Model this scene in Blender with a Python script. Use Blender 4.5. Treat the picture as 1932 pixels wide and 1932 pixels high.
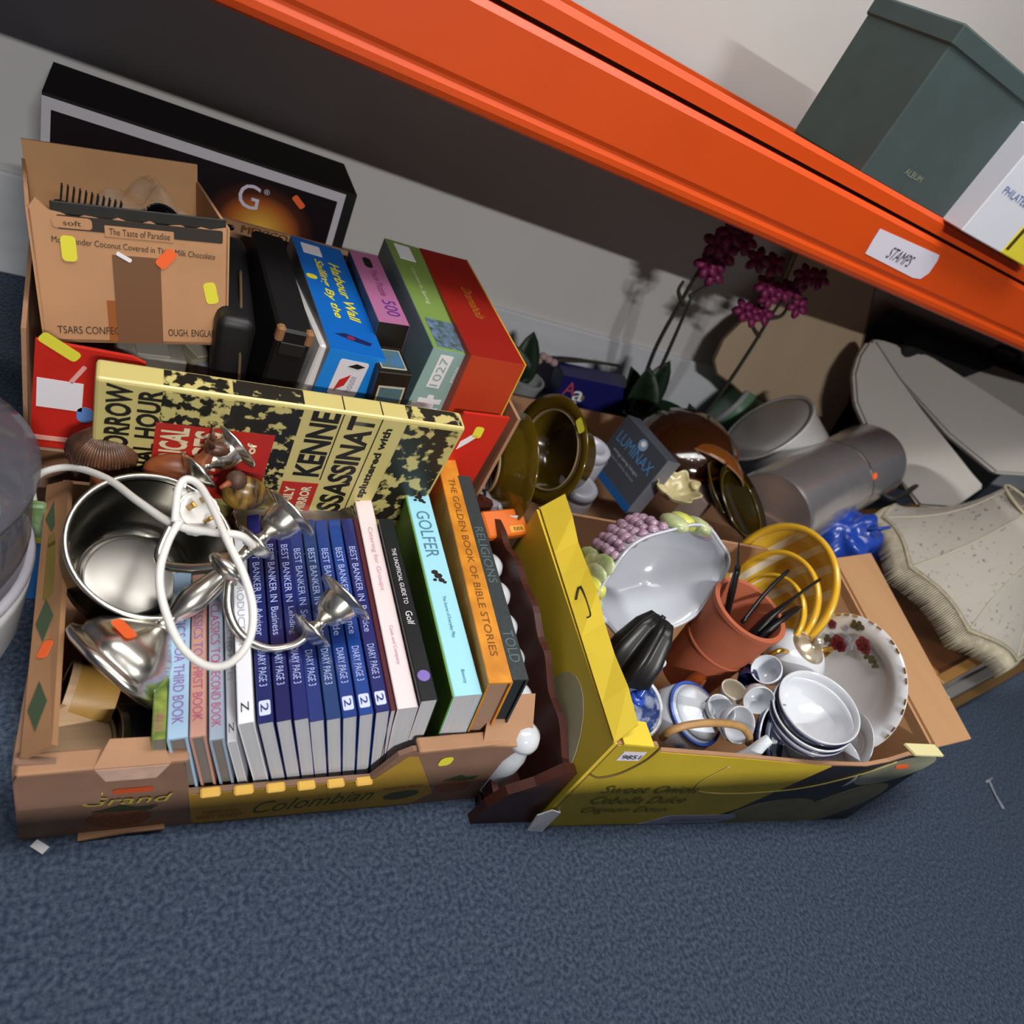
import bpy, bmesh, math, random
from mathutils import Vector, Matrix, Euler, noise
random.seed(7)
for o in list(bpy.data.objects): bpy.data.objects.remove(o)
SC = bpy.context.scene
COL = SC.collection
# ------------------------------------------------------------------ camera
H = 0.9
RC = Matrix(((0.85477052, -0.31276124, 0.41418324), (0.08668298, -0.70079206, -0.70807948), (0.51171614, 0.64114811, -0.57190532)))
FPX = 1304.9
cam = bpy.data.cameras.new('camera'); camo = bpy.data.objects.new('camera', cam); COL.objects.link(camo)
cam.sensor_width = 36; cam.lens = FPX / 1932 * 36; cam.clip_start = 0.02
cam.dof.use_dof = True; cam.dof.focus_distance = 0.95; cam.dof.aperture_fstop = 4.0
r, d, f = RC[0], RC[1], RC[2]
camo.matrix_world = Matrix(((r[0], -d[0], -f[0], 0), (r[1], -d[1], -f[1], 0), (r[2], -d[2], -f[2], H), (0, 0, 0, 1)))
SC.camera = camo
# ------------------------------------------------------------------ world and lamps
W = bpy.data.worlds.new('room_air'); SC.world = W; W.use_nodes = True
W.node_tree.nodes['Background'].inputs[0].default_value = (0.80, 0.86, 1.0, 1)
W.node_tree.nodes['Background'].inputs[1].default_value = 0.04
def area(x, y, z, sx, sy, e, col=(1, .97, .93)):
    l = bpy.data.lights.new('ceiling_panel_light', 'AREA'); l.shape = 'RECTANGLE'; l.size = sx; l.size_y = sy; l.energy = e; l.color = col
    o = bpy.data.objects.new('ceiling_panel_light', l); o.location = (x, y, z); COL.objects.link(o)
def bulb(x, y, z, e, rad=.035):
    l = bpy.data.lights.new('ceiling_downlight', 'POINT'); l.shadow_soft_size = rad; l.energy = e; l.color = (1, .97, .94)
    o = bpy.data.objects.new('ceiling_downlight', l); o.location = (x, y, z); COL.objects.link(o)
area(0.3, -2.5, 2.30, .6, .10, 225)
area(0.35, 0.45, 2.5, 1.5, .5, 36)
area(1.5, 0.35, 2.5, .8, .4, 13)
for q in ((.0, .35, 2.4), (.35, .1, 2.4), (.75, .4, 2.4), (1.05, .05, 2.4), (.55, -.1, 2.4)): bulb(*q, 5)
SC.view_settings.view_transform = 'Standard'; SC.view_settings.look = 'None'; SC.view_settings.gamma = 1
SC.view_settings.use_curve_mapping = False; SC.view_settings.exposure = -0.35

# ------------------------------------------------------------------ helpers: sight lines of the photograph -> points of the room
def ray(u, v):
    return r * (u - 966) + d * (v - 966) + f * FPX
def Z(u, v, z):
    k = ray(u, v); return k * ((z - H) / k.z) + Vector((0, 0, H))
def Y(u, v, y):
    k = ray(u, v); return k * (y / k.y) + Vector((0, 0, H))
def depth(p): return (Vector(p) - Vector((0, 0, H))).dot(f)
def mpp(p): return depth(p) / FPX                       # metres that one pixel spans at p
def nrm(u, v, ratio, phi):
    w = ray(u, v).normalized(); a = math.radians(phi)
    k = r * math.cos(a) + d * math.sin(a); k = (k - w * k.dot(w)).normalized()
    return (-w * ratio + k * math.sqrt(1 - ratio * ratio)).normalized()
def frame(o, z, x=None):
    z = Vector(z).normalized(); x = Vector(x) if x is not None else Vector((1, 0, 0))
    if abs(x.normalized().dot(z)) > .98: x = Vector((0, 1, 0))
    x = (x - z * x.dot(z)).normalized(); y = z.cross(x)
    return Matrix(((x.x, y.x, z.x, o[0]), (x.y, y.y, z.y, o[1]), (x.z, y.z, z.z, o[2]), (0, 0, 0, 1)))
def pose(loc, rot):
    return Matrix.Translation(loc) @ Euler([math.radians(a) for a in rot], 'XYZ').to_matrix().to_4x4()
I4 = Matrix.Identity(4)

# ------------------------------------------------------------------ materials
MATS = {}
def lin(h):
    h = h.lstrip('#'); c = [int(h[i:i + 2], 16) / 255 for i in (0, 2, 4)]
    return [x / 12.92 if x <= .04045 else ((x + .055) / 1.055) ** 2.4 for x in c] + [1]
def mat(name, col, rough=.55, metal=0., var=0., scale=30, col2=None, bump=0., bscale=None, spec=.5, trans=0., coat=0., stretch=None, emit=None, alpha=1, detail=4, sharp=None):
    if name in MATS: return MATS[name]
    m = bpy.data.materials.new(name); m.use_nodes = True; N = m.node_tree.nodes; Lk = m.node_tree.links
    b = N['Principled BSDF']; b.inputs['Roughness'].default_value = rough; b.inputs['Metallic'].default_value = metal
    b.inputs['Specular IOR Level'].default_value = spec; b.inputs['Transmission Weight'].default_value = trans; b.inputs['Coat Weight'].default_value = coat
    b.inputs['Alpha'].default_value = alpha
    c = lin(col); b.inputs['Base Color'].default_value = c
    if var or col2 or bump:
        tc = N.new('ShaderNodeTexCoord'); mp = N.new('ShaderNodeMapping'); Lk.new(tc.outputs['Object'], mp.inputs[0])
        if stretch: mp.inputs['Scale'].default_value = stretch
        nz = N.new('ShaderNodeTexNoise'); nz.inputs['Scale'].default_value = scale; nz.inputs['Detail'].default_value = detail; Lk.new(mp.outputs[0], nz.inputs[0])
        if var or col2:
            rp = N.new('ShaderNodeValToRGB'); lo, hi = (sharp or (.3, .7)); rp.color_ramp.elements[0].position = lo; rp.color_ramp.elements[1].position = hi
            rp.color_ramp.elements[0].color = [x * (1 - var) for x in c[:3]] + [1] if not col2 else c
            rp.color_ramp.elements[1].color = [min(1, x * (1 + var)) for x in c[:3]] + [1] if not col2 else lin(col2)
            Lk.new(nz.outputs[0], rp.inputs[0]); Lk.new(rp.outputs[0], b.inputs['Base Color'])
        if bump:
            nb = nz
            if bscale:
                nb = N.new('ShaderNodeTexNoise'); nb.inputs['Scale'].default_value = bscale; nb.inputs['Detail'].default_value = 3; Lk.new(mp.outputs[0], nb.inputs[0])
            bp = N.new('ShaderNodeBump'); bp.inputs['Strength'].default_value = bump; bp.inputs['Distance'].default_value = .002; Lk.new(nb.outputs[0], bp.inputs['Height']); Lk.new(bp.outputs[0], b.inputs['Normal'])
    MATS[name] = m; return m
def stripes(name, col, col2, scale, axis='X', rough=.5, duty=.5, metal=0.):
    if name in MATS: return MATS[name]
    m = mat(name, col, rough, metal); N = m.node_tree.nodes; Lk = m.node_tree.links
    tc = N.new('ShaderNodeTexCoord'); wv = N.new('ShaderNodeTexWave'); wv.bands_direction = axis; wv.inputs['Scale'].default_value = scale
    rp = N.new('ShaderNodeValToRGB'); rp.color_ramp.interpolation = 'CONSTANT'; rp.color_ramp.elements[0].color = lin(col); rp.color_ramp.elements[1].color = lin(col2); rp.color_ramp.elements[1].position = duty
    Lk.new(tc.outputs['Object'], wv.inputs[0]); Lk.new(wv.outputs[0], rp.inputs[0]); Lk.new(rp.outputs[0], N['Principled BSDF'].inputs['Base Color'])
    return m
def M(col, rough=.55, **k):
    return mat('paint_' + col.strip('#') + '_%d' % int(rough * 100) + ''.join(str(v) for v in k.values()), col, rough, **k)
CARD = mat('cardboard', '#9f785a', .85, var=.10, scale=12, bump=.12, bscale=220)
CARDIN = mat('cardboard_inside', '#b28860', .88, var=.08, scale=9, bump=.15, bscale=160, stretch=(1, .12, 1))
CARDB = mat('brown_printed_cardboard', '#80614f', .7, var=.14, scale=14, bump=.1, bscale=180)
PAPER = mat('page_edges', '#b9b9bd', .9, var=.08, scale=260, stretch=(1, .02, .02))
PAPERG = mat('old_page_edges', '#77706a', .9, var=.12, scale=260, stretch=(1, .02, .02))
WHITE = mat('white_paper', '#e6e5ea', .7)
BLACK = mat('black_print', '#14130f', .6)
SILVER = mat('polished_silver', '#dcd9d0', .25, 1.0, var=.10, scale=40)
STEEL = mat('brushed_steel', '#b3b2b0', .24, 1.0, var=.06, scale=60)
CHINA = mat('white_glazed_china', '#c6cad1', .12, coat=.4)
CORD = mat('white_cable_plastic', '#dddcd8', .4)
STY = mat('yellow_price_sticker', '#ddd63c', .7)
STO = mat('orange_price_sticker', '#f0642a', .7)
NAVYC = mat('navy_glaze', '#1c2450', .2, coat=.3)
GOLD = mat('gilt', '#c79a45', .25, .9)
TERRA = mat('terracotta', '#a5573a', .8, var=.1, scale=18, bump=.08)
MAHOG = mat('dark_mahogany', '#44211a', .38, var=.25, scale=26, stretch=(1, .15, 1))
YEL = mat('yellow_printed_card', '#d8be34', .6, var=.05, scale=10)
YELD = mat('yellow_box_print', '#b59e24', .55, var=.1, scale=8)

# ------------------------------------------------------------------ mesh builders
def new(): return bmesh.new()
def box(bm, c, s, bev=0., M=None, seg=1):
    q = bmesh.ops.create_cube(bm, size=1)['verts']
    for v in q: v.co = Vector((v.co.x * s[0] + c[0], v.co.y * s[1] + c[1], v.co.z * s[2] + c[2]))
    if bev:
        ed = list({e for v in q for e in v.link_edges})
        q = [x for x in bmesh.ops.bevel(bm, geom=ed, offset=bev, segments=seg, affect='EDGES', profile=.5)['verts']] 
        q = list({v for v in q})
    if M is not None:
        bmesh.ops.transform(bm, matrix=M, verts=q)
    return bm
def prism(bm, pts, vec):
    """closed outline pts (3D) swept by vec"""
    vec = Vector(vec); a = [bm.verts.new(Vector(p)) for p in pts]; b = [bm.verts.new(Vector(p) + vec) for p in pts]; n = len(a)
    bm.faces.new(a[::-1]); bm.faces.new(b)
    for i in range(n): bm.faces.new((a[i], a[(i + 1) % n], b[(i + 1) % n], b[i]))
    return bm
def slab(bm, pts, th):
    pts = [Vector(p) for p in pts]; n = (pts[1] - pts[0]).cross(pts[2] - pts[0]).normalized()
    return prism(bm, pts, n * th)
def lathe(bm, prof, n=40, fn=None, sx=1, sy=1, close=False):
    rings = []
    for (rr, zz) in prof:
        if rr < 1e-6: rings.append([bm.verts.new((0, 0, zz))]); continue
        row = []
        for i in range(n):
            a = 2 * math.pi * i / n; k = rr; h = zz
            if fn: k, h = fn(a, rr, zz)
            row.append(bm.verts.new((k * math.cos(a) * sx, k * math.sin(a) * sy, h)))
        rings.append(row)
    prs = list(zip(rings[:-1], rings[1:]))
    if close: prs.append((rings[-1], rings[0]))
    for A, B in prs:
        if len(A) == 1 and len(B) == 1: continue
        for i in range(n):
            j = (i + 1) % n
            if len(A) == 1: bm.faces.new((A[0], B[j], B[i]))
            elif len(B) == 1: bm.faces.new((A[i], A[j], B[0]))
            else: bm.faces.new((A[i], A[j], B[j], B[i]))
    return bm
def smooth_path(P, n=6):
    P = [Vector(p) for p in P]; out = []
    for i in range(len(P) - 1):
        p0 = P[max(0, i - 1)]; p1 = P[i]; p2 = P[i + 1]; p3 = P[min(len(P) - 1, i + 2)]
        for k in range(n):
            t = k / n
            out.append(.5 * ((2 * p1) + (p2 - p0) * t + (2 * p0 - 5 * p1 + 4 * p2 - p3) * t * t + (3 * p1 - p0 - 3 * p2 + p3) * t ** 3))
    out.append(P[-1]); return out
def tube(bm, P, rad, n=10, sm=6, flat=1.):
    P = smooth_path(P, sm) if sm else [Vector(p) for p in P]; m = len(P)
    if not isinstance(rad, (list, tuple)): rad = [rad, rad]
    t = (P[1] - P[0]).normalized(); x = t.orthogonal().normalized(); rows = []
    for i, p in enumerate(P):
        t2 = (P[min(i + 1, m - 1)] - P[max(i - 1, 0)]).normalized(); x = (x - t2 * x.dot(t2)).normalized(); y = t2.cross(x)
        s = i / (m - 1) * (len(rad) - 1); k = min(int(s), len(rad) - 2); rr = rad[k] + (rad[k + 1] - rad[k]) * (s - k)
        rows.append([bm.verts.new(p + (x * math.cos(2 * math.pi * j / n) + y * math.sin(2 * math.pi * j / n) * flat) * rr) for j in range(n)])
    for A, B in zip(rows[:-1], rows[1:]):
        for j in range(n): bm.faces.new((A[j], A[(j + 1) % n], B[(j + 1) % n], B[j]))
    bm.faces.new(rows[0][::-1]); bm.faces.new(rows[-1]); return bm
def ball(bm, c, rad, s=(1, 1, 1), sub=2, M=None):
    q = bmesh.ops.create_icosphere(bm, subdivisions=sub, radius=1)['verts']
    for v in q: v.co = Vector((v.co.x * rad * s[0] + c[0], v.co.y * rad * s[1] + c[1], v.co.z * rad * s[2] + c[2]))
    if M is not None: bmesh.ops.transform(bm, matrix=M, verts=q)
    return bm
# ------------------------------------------------------------------ objects
PM = {}
def thing(name, label, cat, m=None, group=None):
    m = m if isinstance(m, Matrix) else Matrix.Translation(m or (0, 0, 0))
    o = bpy.data.objects.new(name, None); o.empty_display_size = .02; COL.objects.link(o); o.matrix_world = m; PM[o.name] = m.copy()
    o['label'] = label; o['category'] = cat
    if group: o['group'] = group
    return o
def part(name, bm, m, parent=None, smooth=False, world=False, auto=None):
    me = bpy.data.meshes.new(name)
    if world and parent is not None: bmesh.ops.transform(bm, matrix=PM[parent.name].inverted(), verts=bm.verts)
    bmesh.ops.recalc_face_normals(bm, faces=bm.faces); bm.to_mesh(me); bm.free()
    if m is not None: me.materials.append(m)
    if smooth:
        for p in me.polygons: p.use_smooth = True
    if auto: me.set_sharp_from_angle(angle=math.radians(auto))
    o = bpy.data.objects.new(name, me); COL.objects.link(o)
    if parent is not None: o.parent = parent; PM[o.name] = PM[parent.name]
    else: PM[o.name] = I4
    return o
def struct(name, bm, m):
    o = part(name, bm, m); o['kind'] = 'structure'; return o
def single(name, bm, m, label, cat, group=None, smooth=False, auto=None, M=None):
    o = part(name, bm, m, None, smooth, auto=auto); o['label'] = label; o['category'] = cat
    if group: o['group'] = group
    if M is not None: o.matrix_world = M; PM[o.name] = M.copy()
    return o
TXT = {}
def text(parent, s, c, xd, yd, w, h, m, off=.0007, world=False, name='lettering', shear=0., bold=0.):
    """printed line of lettering, fitted to w x h, centred on c in the parent's frame"""
    key = (s, shear, bold)
    if key not in TXT:
        cu = bpy.data.curves.new('lettering', 'FONT'); cu.body = s; cu.align_x = 'CENTER'; cu.align_y = 'CENTER'; cu.resolution_u = 3; cu.shear = shear; cu.offset = bold
        ob = bpy.data.objects.new('lettering', cu); COL.objects.link(ob)
        me = bpy.data.meshes.new_from_object(ob.evaluated_get(bpy.context.evaluated_depsgraph_get()))
        bpy.data.objects.remove(ob); bpy.data.curves.remove(cu); TXT[key] = me
    me0 = TXT[key]; me = me0.copy(); me.name = name
    xs = [v.co.x for v in me.vertices]; ys = [v.co.y for v in me.vertices]
    if not xs: return None
    x0, x1, y0, y1 = min(xs), max(xs), min(ys), max(ys)
    c = Vector(c); xd = Vector(xd).normalized(); yd = Vector(yd).normalized()
    if world: iv = PM[parent.name].inverted(); c = iv @ c; xd = iv.to_3x3() @ xd; yd = iv.to_3x3() @ yd
    yd = (yd - xd * yd.dot(xd)).normalized(); n = xd.cross(yd)
    for v in me.vertices:
        a = ((v.co.x - x0) / max(1e-6, x1 - x0) - .5) * w; b = ((v.co.y - y0) / max(1e-6, y1 - y0) - .5) * h
        v.co = c + xd * a + yd * b + n * off
    me.materials.clear(); me.materials.append(m)
    o = bpy.data.objects.new(name, me); COL.objects.link(o); o.parent = parent; PM[o.name] = PM[parent.name]; return o
def patch(parent, c, xd, yd, w, h, m, name='price_sticker', rad=None, th=.0005, world=False, pts=None, off=.0):
    """thin flat print or sticker with rounded corners"""
    c = Vector(c); xd = Vector(xd).normalized(); yd = Vector(yd).normalized()
    yd = (yd - xd * yd.dot(xd)).normalized(); n = xd.cross(yd)
    if pts is None:
        rad = min(w, h) * .3 if rad is None else rad; pts = []
        if rad <= 0: pts = [(-w / 2, -h / 2), (w / 2, -h / 2), (w / 2, h / 2), (-w / 2, h / 2)]
        else:
            for cx, cy, a0 in ((1, 1, 0), (-1, 1, 90), (-1, -1, 180), (1, -1, 270)):
                for k in range(4):
                    a = math.radians(a0 + 30 * k); pts.append((cx * (w / 2 - rad) + rad * math.cos(a), cy * (h / 2 - rad) + rad * math.sin(a)))
    bm = new(); prism(bm, [c + xd * a + yd * b + n * (.0001 + off) for a, b in pts], n * th)
    return part(name, bm, m, parent, world=world)
def ell(n, a, b, x=0, y=0, rot=0):
    return [(x + a * math.cos(2 * math.pi * i / n) * math.cos(rot) - b * math.sin(2 * math.pi * i / n) * math.sin(rot), y + a * math.cos(2 * math.pi * i / n) * math.sin(rot) + b * math.sin(2 * math.pi * i / n) * math.cos(rot)) for i in range(n)]
X1, Y1, Z1 = Vector((1, 0, 0)), Vector((0, 1, 0)), Vector((0, 0, 1))

# ================================================================== the room
bm = new(); box(bm, (1.2, .2, -.02), (9, 7, .04))
carpet = struct('floor', bm, mat('blue_speckled_carpet', '#2b3a50', .95, col2='#566579', scale=170, detail=2, sharp=(.35, .72), bump=.5, bscale=400))
nt = carpet.data.materials[0].node_tree
bm = new(); box(bm, (1.2, 1.64, 1.3), (9, .08, 2.6))
struct('wall_back', bm, mat('white_wall_paint', '#c9c8c8', .6, var=.03, scale=3))
bm = new(); box(bm, (1.2, 1.592, .105), (9, .016, .21), .004)
struct('baseboard_back', bm, mat('white_gloss_skirting', '#cdd0d6', .35, var=.05, scale=4, stretch=(1, 6, 6)))

bm = new(); box(bm, (1.2, .2, 2.66), (9, 7, .06))
struct('ceiling', bm, mat('white_ceiling_paint', '#d8d8d6', .9))

bm = new(); box(bm, (.9, -.85, .49), (4.4, .12, .98))  # unseen low partition, added behind the camera to shade the carton fronts
struct('added_shade_partition', bm, mat('grey_shade_partition', '#8d8f92', .8))

# ================================================================== orange racking
ORG = mat('orange_powder_coat', '#d24a0d', .42, var=.04, scale=5)
BY = .95
rack = thing('storage_rack', 'orange steel storage rack with a chipboard shelf above the boxes', 'rack', (1.4, BY, 0))
def rb(name, prof, x0=-.7, x1=4.4, m=ORG):
    b = new(); prism(b, [(x0, p[0], p[1]) for p in prof], (x1 - x0, 0, 0)); return part(name, b, m, rack, world=True)
zb = Y(1500, 480, BY).z; zg = Y(1740, 438, BY).z; zt = .893
rb('beam', [(BY, zb + .012), (BY + .004, zb + .004), (BY + .012, zb), (BY + .05, zb), (BY + .05, zg), (BY + .006, zg), (BY, zg - .008), (BY, zb + .036), (BY + .003, zb + .030), (BY + .003, zb + .026), (BY, zb + .020)])
rb('beam_lip', [(BY + .012, zg + .006), (BY + .05, zg + .006), (BY + .05, zt - .01), (BY + .02, zt - .01), (BY + .012, zt - .018)])
rb('rear_beam', [(BY + .55, zb), (BY + .59, zb), (BY + .59, zt - .01), (BY + .55, zt - .01)])
b = new(); box(b, (1.85, BY + .33, zg + .003), (5.0, .55, .018)); part('shelf_board', b, mat('chipboard', '#8a6a48', .9, var=.2, scale=120), rack, world=True)
for x in (-.74, 4.4):
    for y in (BY + .02, BY + .57):
        b = new(); prism(b, [(x, y - .03, 0), (x + .05, y - .03, 0), (x + .05, y + .03, 0), (x, y + .03, 0)], (0, 0, 2.2)); part('upright', b, mat('blue_upright_paint', '#2b4468', .45), rack, world=True)
c = sum((Y(*p, BY) for p in ((1650, 432), (1770, 490), (1740, 525), (1632, 480))), Vector()) / 4
ptsL = [Y(*p, BY) - c for p in ((1632, 478), (1645, 455), (1660, 431), (1772, 481), (1768, 492), (1752, 515), (1736, 526), (1722, 524))]
lab = patch(rack, c, X1, Z1, 0, 0, mat('white_label_paper', '#d5d2e2', .8), 'paper_label', world=True, pts=[(p.x, p.z) for p in ptsL], th=.0008)
lab['label'] = 'torn white paper label reading STAMPS'
text(lab, 'STAMPS', c + Vector((0, 0, -.002)), X1, Z1, .075, .022, mat('black_pen', '#3a3a44', .7), off=.0015, world=True, shear=.3)
# boxes on the shelf
sz = zt - .012
g = thing('box_file', 'dark green card box standing on the orange shelf', 'box', (1.19, 1.07, sz))
b = new(); box(b, (0, 0, .105), (.27, .2, .21), .003); part('body', b, mat('dark_green_card', '#3c4c4c', .7, var=.08, scale=20), g)
b = new(); box(b, (0, 0, .2125), (.276, .206, .03), .003); part('lid', b, mat('dark_green_card', '#3c4c4c'), g)
text(g, 'ALBUM', (-.02, -.1, .035), X1, Z1, .05, .010, mat('dull_gold_print', '#8a8f7c', .5))
g = thing('stock_carton', 'white and yellow carton jutting over the edge of the orange shelf', 'carton', (1.51, 1.03, sz))
b = new(); box(b, (-.124, 0, .09), (.145, .22, .18), .002); part('body', b, mat('white_carton_board', '#d9dde8', .6), g)
b = new(); box(b, (.0235, 0, .09), (.15, .22, .18), .002); part('end_panel', b, mat('yellow_carton_board', '#e0d23a', .6), g)
patch(g, (-.042, -.1101, .09), X1, Z1, .010, .16, mat('dark_brown_print', '#4b3c14', .6), 'printed_band', rad=0)
text(g, 'PHILATELIST', (-.122, -.11, .085), X1, Z1, .11, .013, mat('blue_print', '#5b6fa8', .6))

# ================================================================== pineapple carton in front, its walls
BX0, BX1, BF, BB = -.043, .523, .385, .80
def quadpanel(name, parent, pts, th, m): b = new(); slab(b, pts, th); return part(name, b, m, parent, world=True)
pc = thing('pineapple_carton', 'brown pineapple carton with a yellow front and cut-away handle opening, full of books', 'carton', (.24, .59, 0))
yl, yr = .398, .373
def fr(x): return yl + (yr - yl) * (x - BX0) / (BX1 - BX0)
tp = [(BX0, 0), (BX1, 0), (BX1 + .012, .150), (.36, .150), (.345, .138), (.325, .084), (.115, .079), (.105, .132), (.1, .152), (BX0 - .004, .163)]
b = new(); prism(b, [(x, fr(x), z) for x, z in tp], (0, .007, 0)); pcf = part('front_panel', b, CARDB, pc, world=True)
def fpatch(pts, m, name, off=0.): 
    b = new(); prism(b, [(x, fr(x) - .0006 - off, z) for x, z in pts], (0, .0005, 0)); return part(name, b, m, pcf, world=True)
YF = mat('yellow_printed_panel', '#a8842a', .6, var=.06, scale=10)
fpatch([(.128, .003), (.405, .003), (.43, .03), (.372, .135), (.358, .135), (.33, .082), (.116, .077), (.108, .118)], YF, 'yellow_print')['label'] = 'yellow printed middle of the front'
for k in range(6):
    x = .137 + k * .036; b = new(); box(b, (x, fr(x) - .001, .081), (.022, .012, .006), .002); part('torn_edge', b, mat('torn_yellow_card', '#d8ac4e', .8), pc, world=True)
GRN = mat('green_print', '#46521c', .6)
text(pcf, 'Colombian', (.268, fr(.25) - .001, .036), (1, -.045, .08), Z1, .15, .030, GRN, world=True, shear=.4)
text(pcf, 'FRESH AND', (.157, fr(.157) - .001, .030), (1, -.045, 0), Z1, .04, .008, mat('brick_print', '#8a4316', .6), world=True)
text(pcf, 'VERY SWEET', (.157, fr(.157) - .001, .018), (1, -.045, 0), Z1, .052, .009, mat('brick_print', '#8a4316', .6), world=True)
text(pcf, 'TROPICAL FRUIT', (.378, fr(.37) - .001, .055), (1, -.045, .05), Z1, .055, .007, mat('brick_print', '#8a4316', .6), world=True)
fpatch([(x, z) for x, z in ell(16, .025, .012, .383, .033, .15)], mat('grey_green_print', '#4b4a2a', .6), 'round_emblem', .0004)
for cx, w, zz, s in ((.050, 1, .0, 'Grand'), (.455, .8, .012, '')):
    fpatch(ell(18, .032 * w, .021 * w, cx, .033 + zz), mat('pineapple_print', '#7d4722', .6, var=.3, scale=200), 'pineapple_print', .0003)
    fpatch([(cx - .028 * w, .052 + zz), (cx + .03 * w, .050 + zz), (cx + .036 * w, .060 + zz), (cx + .015 * w, .058 + zz), (cx, .065 + zz), (cx - .015 * w, .058 + zz)], mat('leaf_print', '#2d3a20', .6), 'leaf_print', .0004)
    if s: text(pcf, s, (cx + .005, fr(cx) - .0024, .080), (1, -.045, 0), Z1, .085, .018, mat('yellow_ink', '#b3a53c', .6), world=True, shear=.2)
patch(pcf, (.058, fr(.05) - .001, .098), (1, -.045, .05), Z1, .038, .010, mat('red_sticker', '#b8481c', .6), 'price_sticker', world=True)
patch(pcf, (.018, fr(.02) - .001, .097), (.75, -.04, -.6), (.6, 0, .75), .022, .018, STY, world=True)
patch(pcf, (.416, fr(.4) - .001, .118), X1, Z1, .019, .021, STY, world=True, rad=.007)
b = new(); prism(b, [(BX0 + .0, fr(0) - .004, .158), (.03, fr(.03) - .004, .16), (.03, fr(.03) - .006, .145), (.028, fr(.03) - .006, .085), (BX0, fr(0) - .006, .085), (BX0 - .004, fr(0) - .006, .14)], (0, .005, 0)); part('corner_flap', b, CARDB, pc, world=True)
b = new(); box(b, (-.008, fr(0) + .004, .157), (.075, .022, .007), .002, Matrix.Translation((0, 0, 0))); part('corner_flap', b, CARD, pc, world=True)
b = new(); prism(b, [(.018, fr(0) - .008, .156), (.088, fr(0) - .008, .155), (.076, fr(0) + .016, .168), (.03, fr(0) + .016, .170)], (0, 0, .004)); part('torn_tab', b, CARD, pc, world=True)
b = new(); prism(b, [(.02, fr(0) - .009, .158), (.086, fr(0) - .009, .157), (.076, fr(0) - .012, .138), (.03, fr(0) - .012, .14)], (0, .003, 0)); part('torn_tab', b, mat('torn_grey_card', '#a98c7c', .9, var=.15, scale=60), pc, world=True)
b = new(); box(b, (.06, fr(.05) + .004, .1545), (.09, .014, .008), .002); part('rim_fold', b, CARD, pc, world=True)
b = new(); box(b, (.43, fr(.43) + .008, .1525), (.13, .02, .008), .002, ); part('rim_fold', b, CARD, pc, world=True)
b = new(); prism(b, [(.455, fr(.4) - .002, .150), (.53, fr(.5) - .004, .146), (.535, fr(.5) + .05, .19), (.47, fr(.4) + .05, .185)], (0, 0, .004)); part('corner_flap', b, CARD, pc, world=True)
b = new(); prism(b, [(.012, fr(0) + .002, .001), (.098, fr(.1) + .002, .004), (.098, fr(.1) - .008, .010), (.06, fr(0) - .010, .007), (.012, fr(0) - .010, .002)], (0, 0, .003)); part('torn_edge', b, CARD, pc, world=True)
# left wall leaning inwards, with green diamonds
ZT = .195
LW = [Vector((BX0, yl, 0)), Vector((BX0 + .002, BB, 0)), Vector((BX0 - .003, BB, .16)), Vector((BX0 - .006, yl, .155))]
quadpanel('side_panel', pc, LW, .006, CARDB)
q0, q1 = Z(38, 1430, .165), Z(88, 915, .17); q2, q3 = Z(130, 905, .20), Z(98, 1405, .19)
quadpanel('side_flap', pc, [q0, q1, q2, q3], .006, mat('tan_flap_card', '#9c7350', .8, var=.12, scale=16, bump=.1))
ax = (q1 - q0).normalized(); ay = (q3 - q0); ay = (ay - ax * ay.dot(ax)).normalized()
nn = ax.cross(ay); flip = nn.dot(Vector((0, 0, H)) - q0) < 0
def on_flap(u, w, a, bb, m, name, pts=None, rot=0):
    c = q0 + (q1 - q0) * u + (q3 - q0) * w; x, y = ax, ay
    if rot: x, y = ax * math.cos(rot) + ay * math.sin(rot), -ax * math.sin(rot) + ay * math.cos(rot)
    if flip: x, y = y, x; a, bb = bb, a; pts = [(p[1], p[0]) for p in pts] if pts else None
    return patch(pc, c, x, y, a, bb, m, name, world=True, pts=pts, off=.0062 if not flip else .0008)
DG = mat('green_diamond_print', '#3f5138', .7)
for u in (.13, .41, .83): on_flap(u, .45, 0, 0, DG, 'diamond_print', pts=[(-.028, 0), (0, -.011), (.028, 0), (0, .011)])
on_flap(.60, .5, .085, .013, mat('olive_band_print', '#76672f', .7), 'printed_band'); on_flap(.72, .5, .02, .012, mat('olive_band_print', '#76672f', .7), 'printed_band')
on_flap(.305, .55, .020, .014, STO, 'price_sticker', rot=.5)
b = new(); slab(b, [(BX1, yr, 0), (BX1 + .004, BB, 0), (BX1 + .012, BB, .155), (BX1 + .012, yr, .15)], .006); part('side_panel', b, CARDB, pc, world=True)
b = new(); box(b, ((BX0 + BX1) / 2, BB, .08), (BX1 - BX0, .006, .16)); part('back_panel', b, CARD, pc, world=True)
b = new(); box(b, ((BX0 + BX1) / 2, .602, .004), (BX1 - BX0 - .004, .39, .006)); part('base_panel', b, CARD, pc, world=True)

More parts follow.
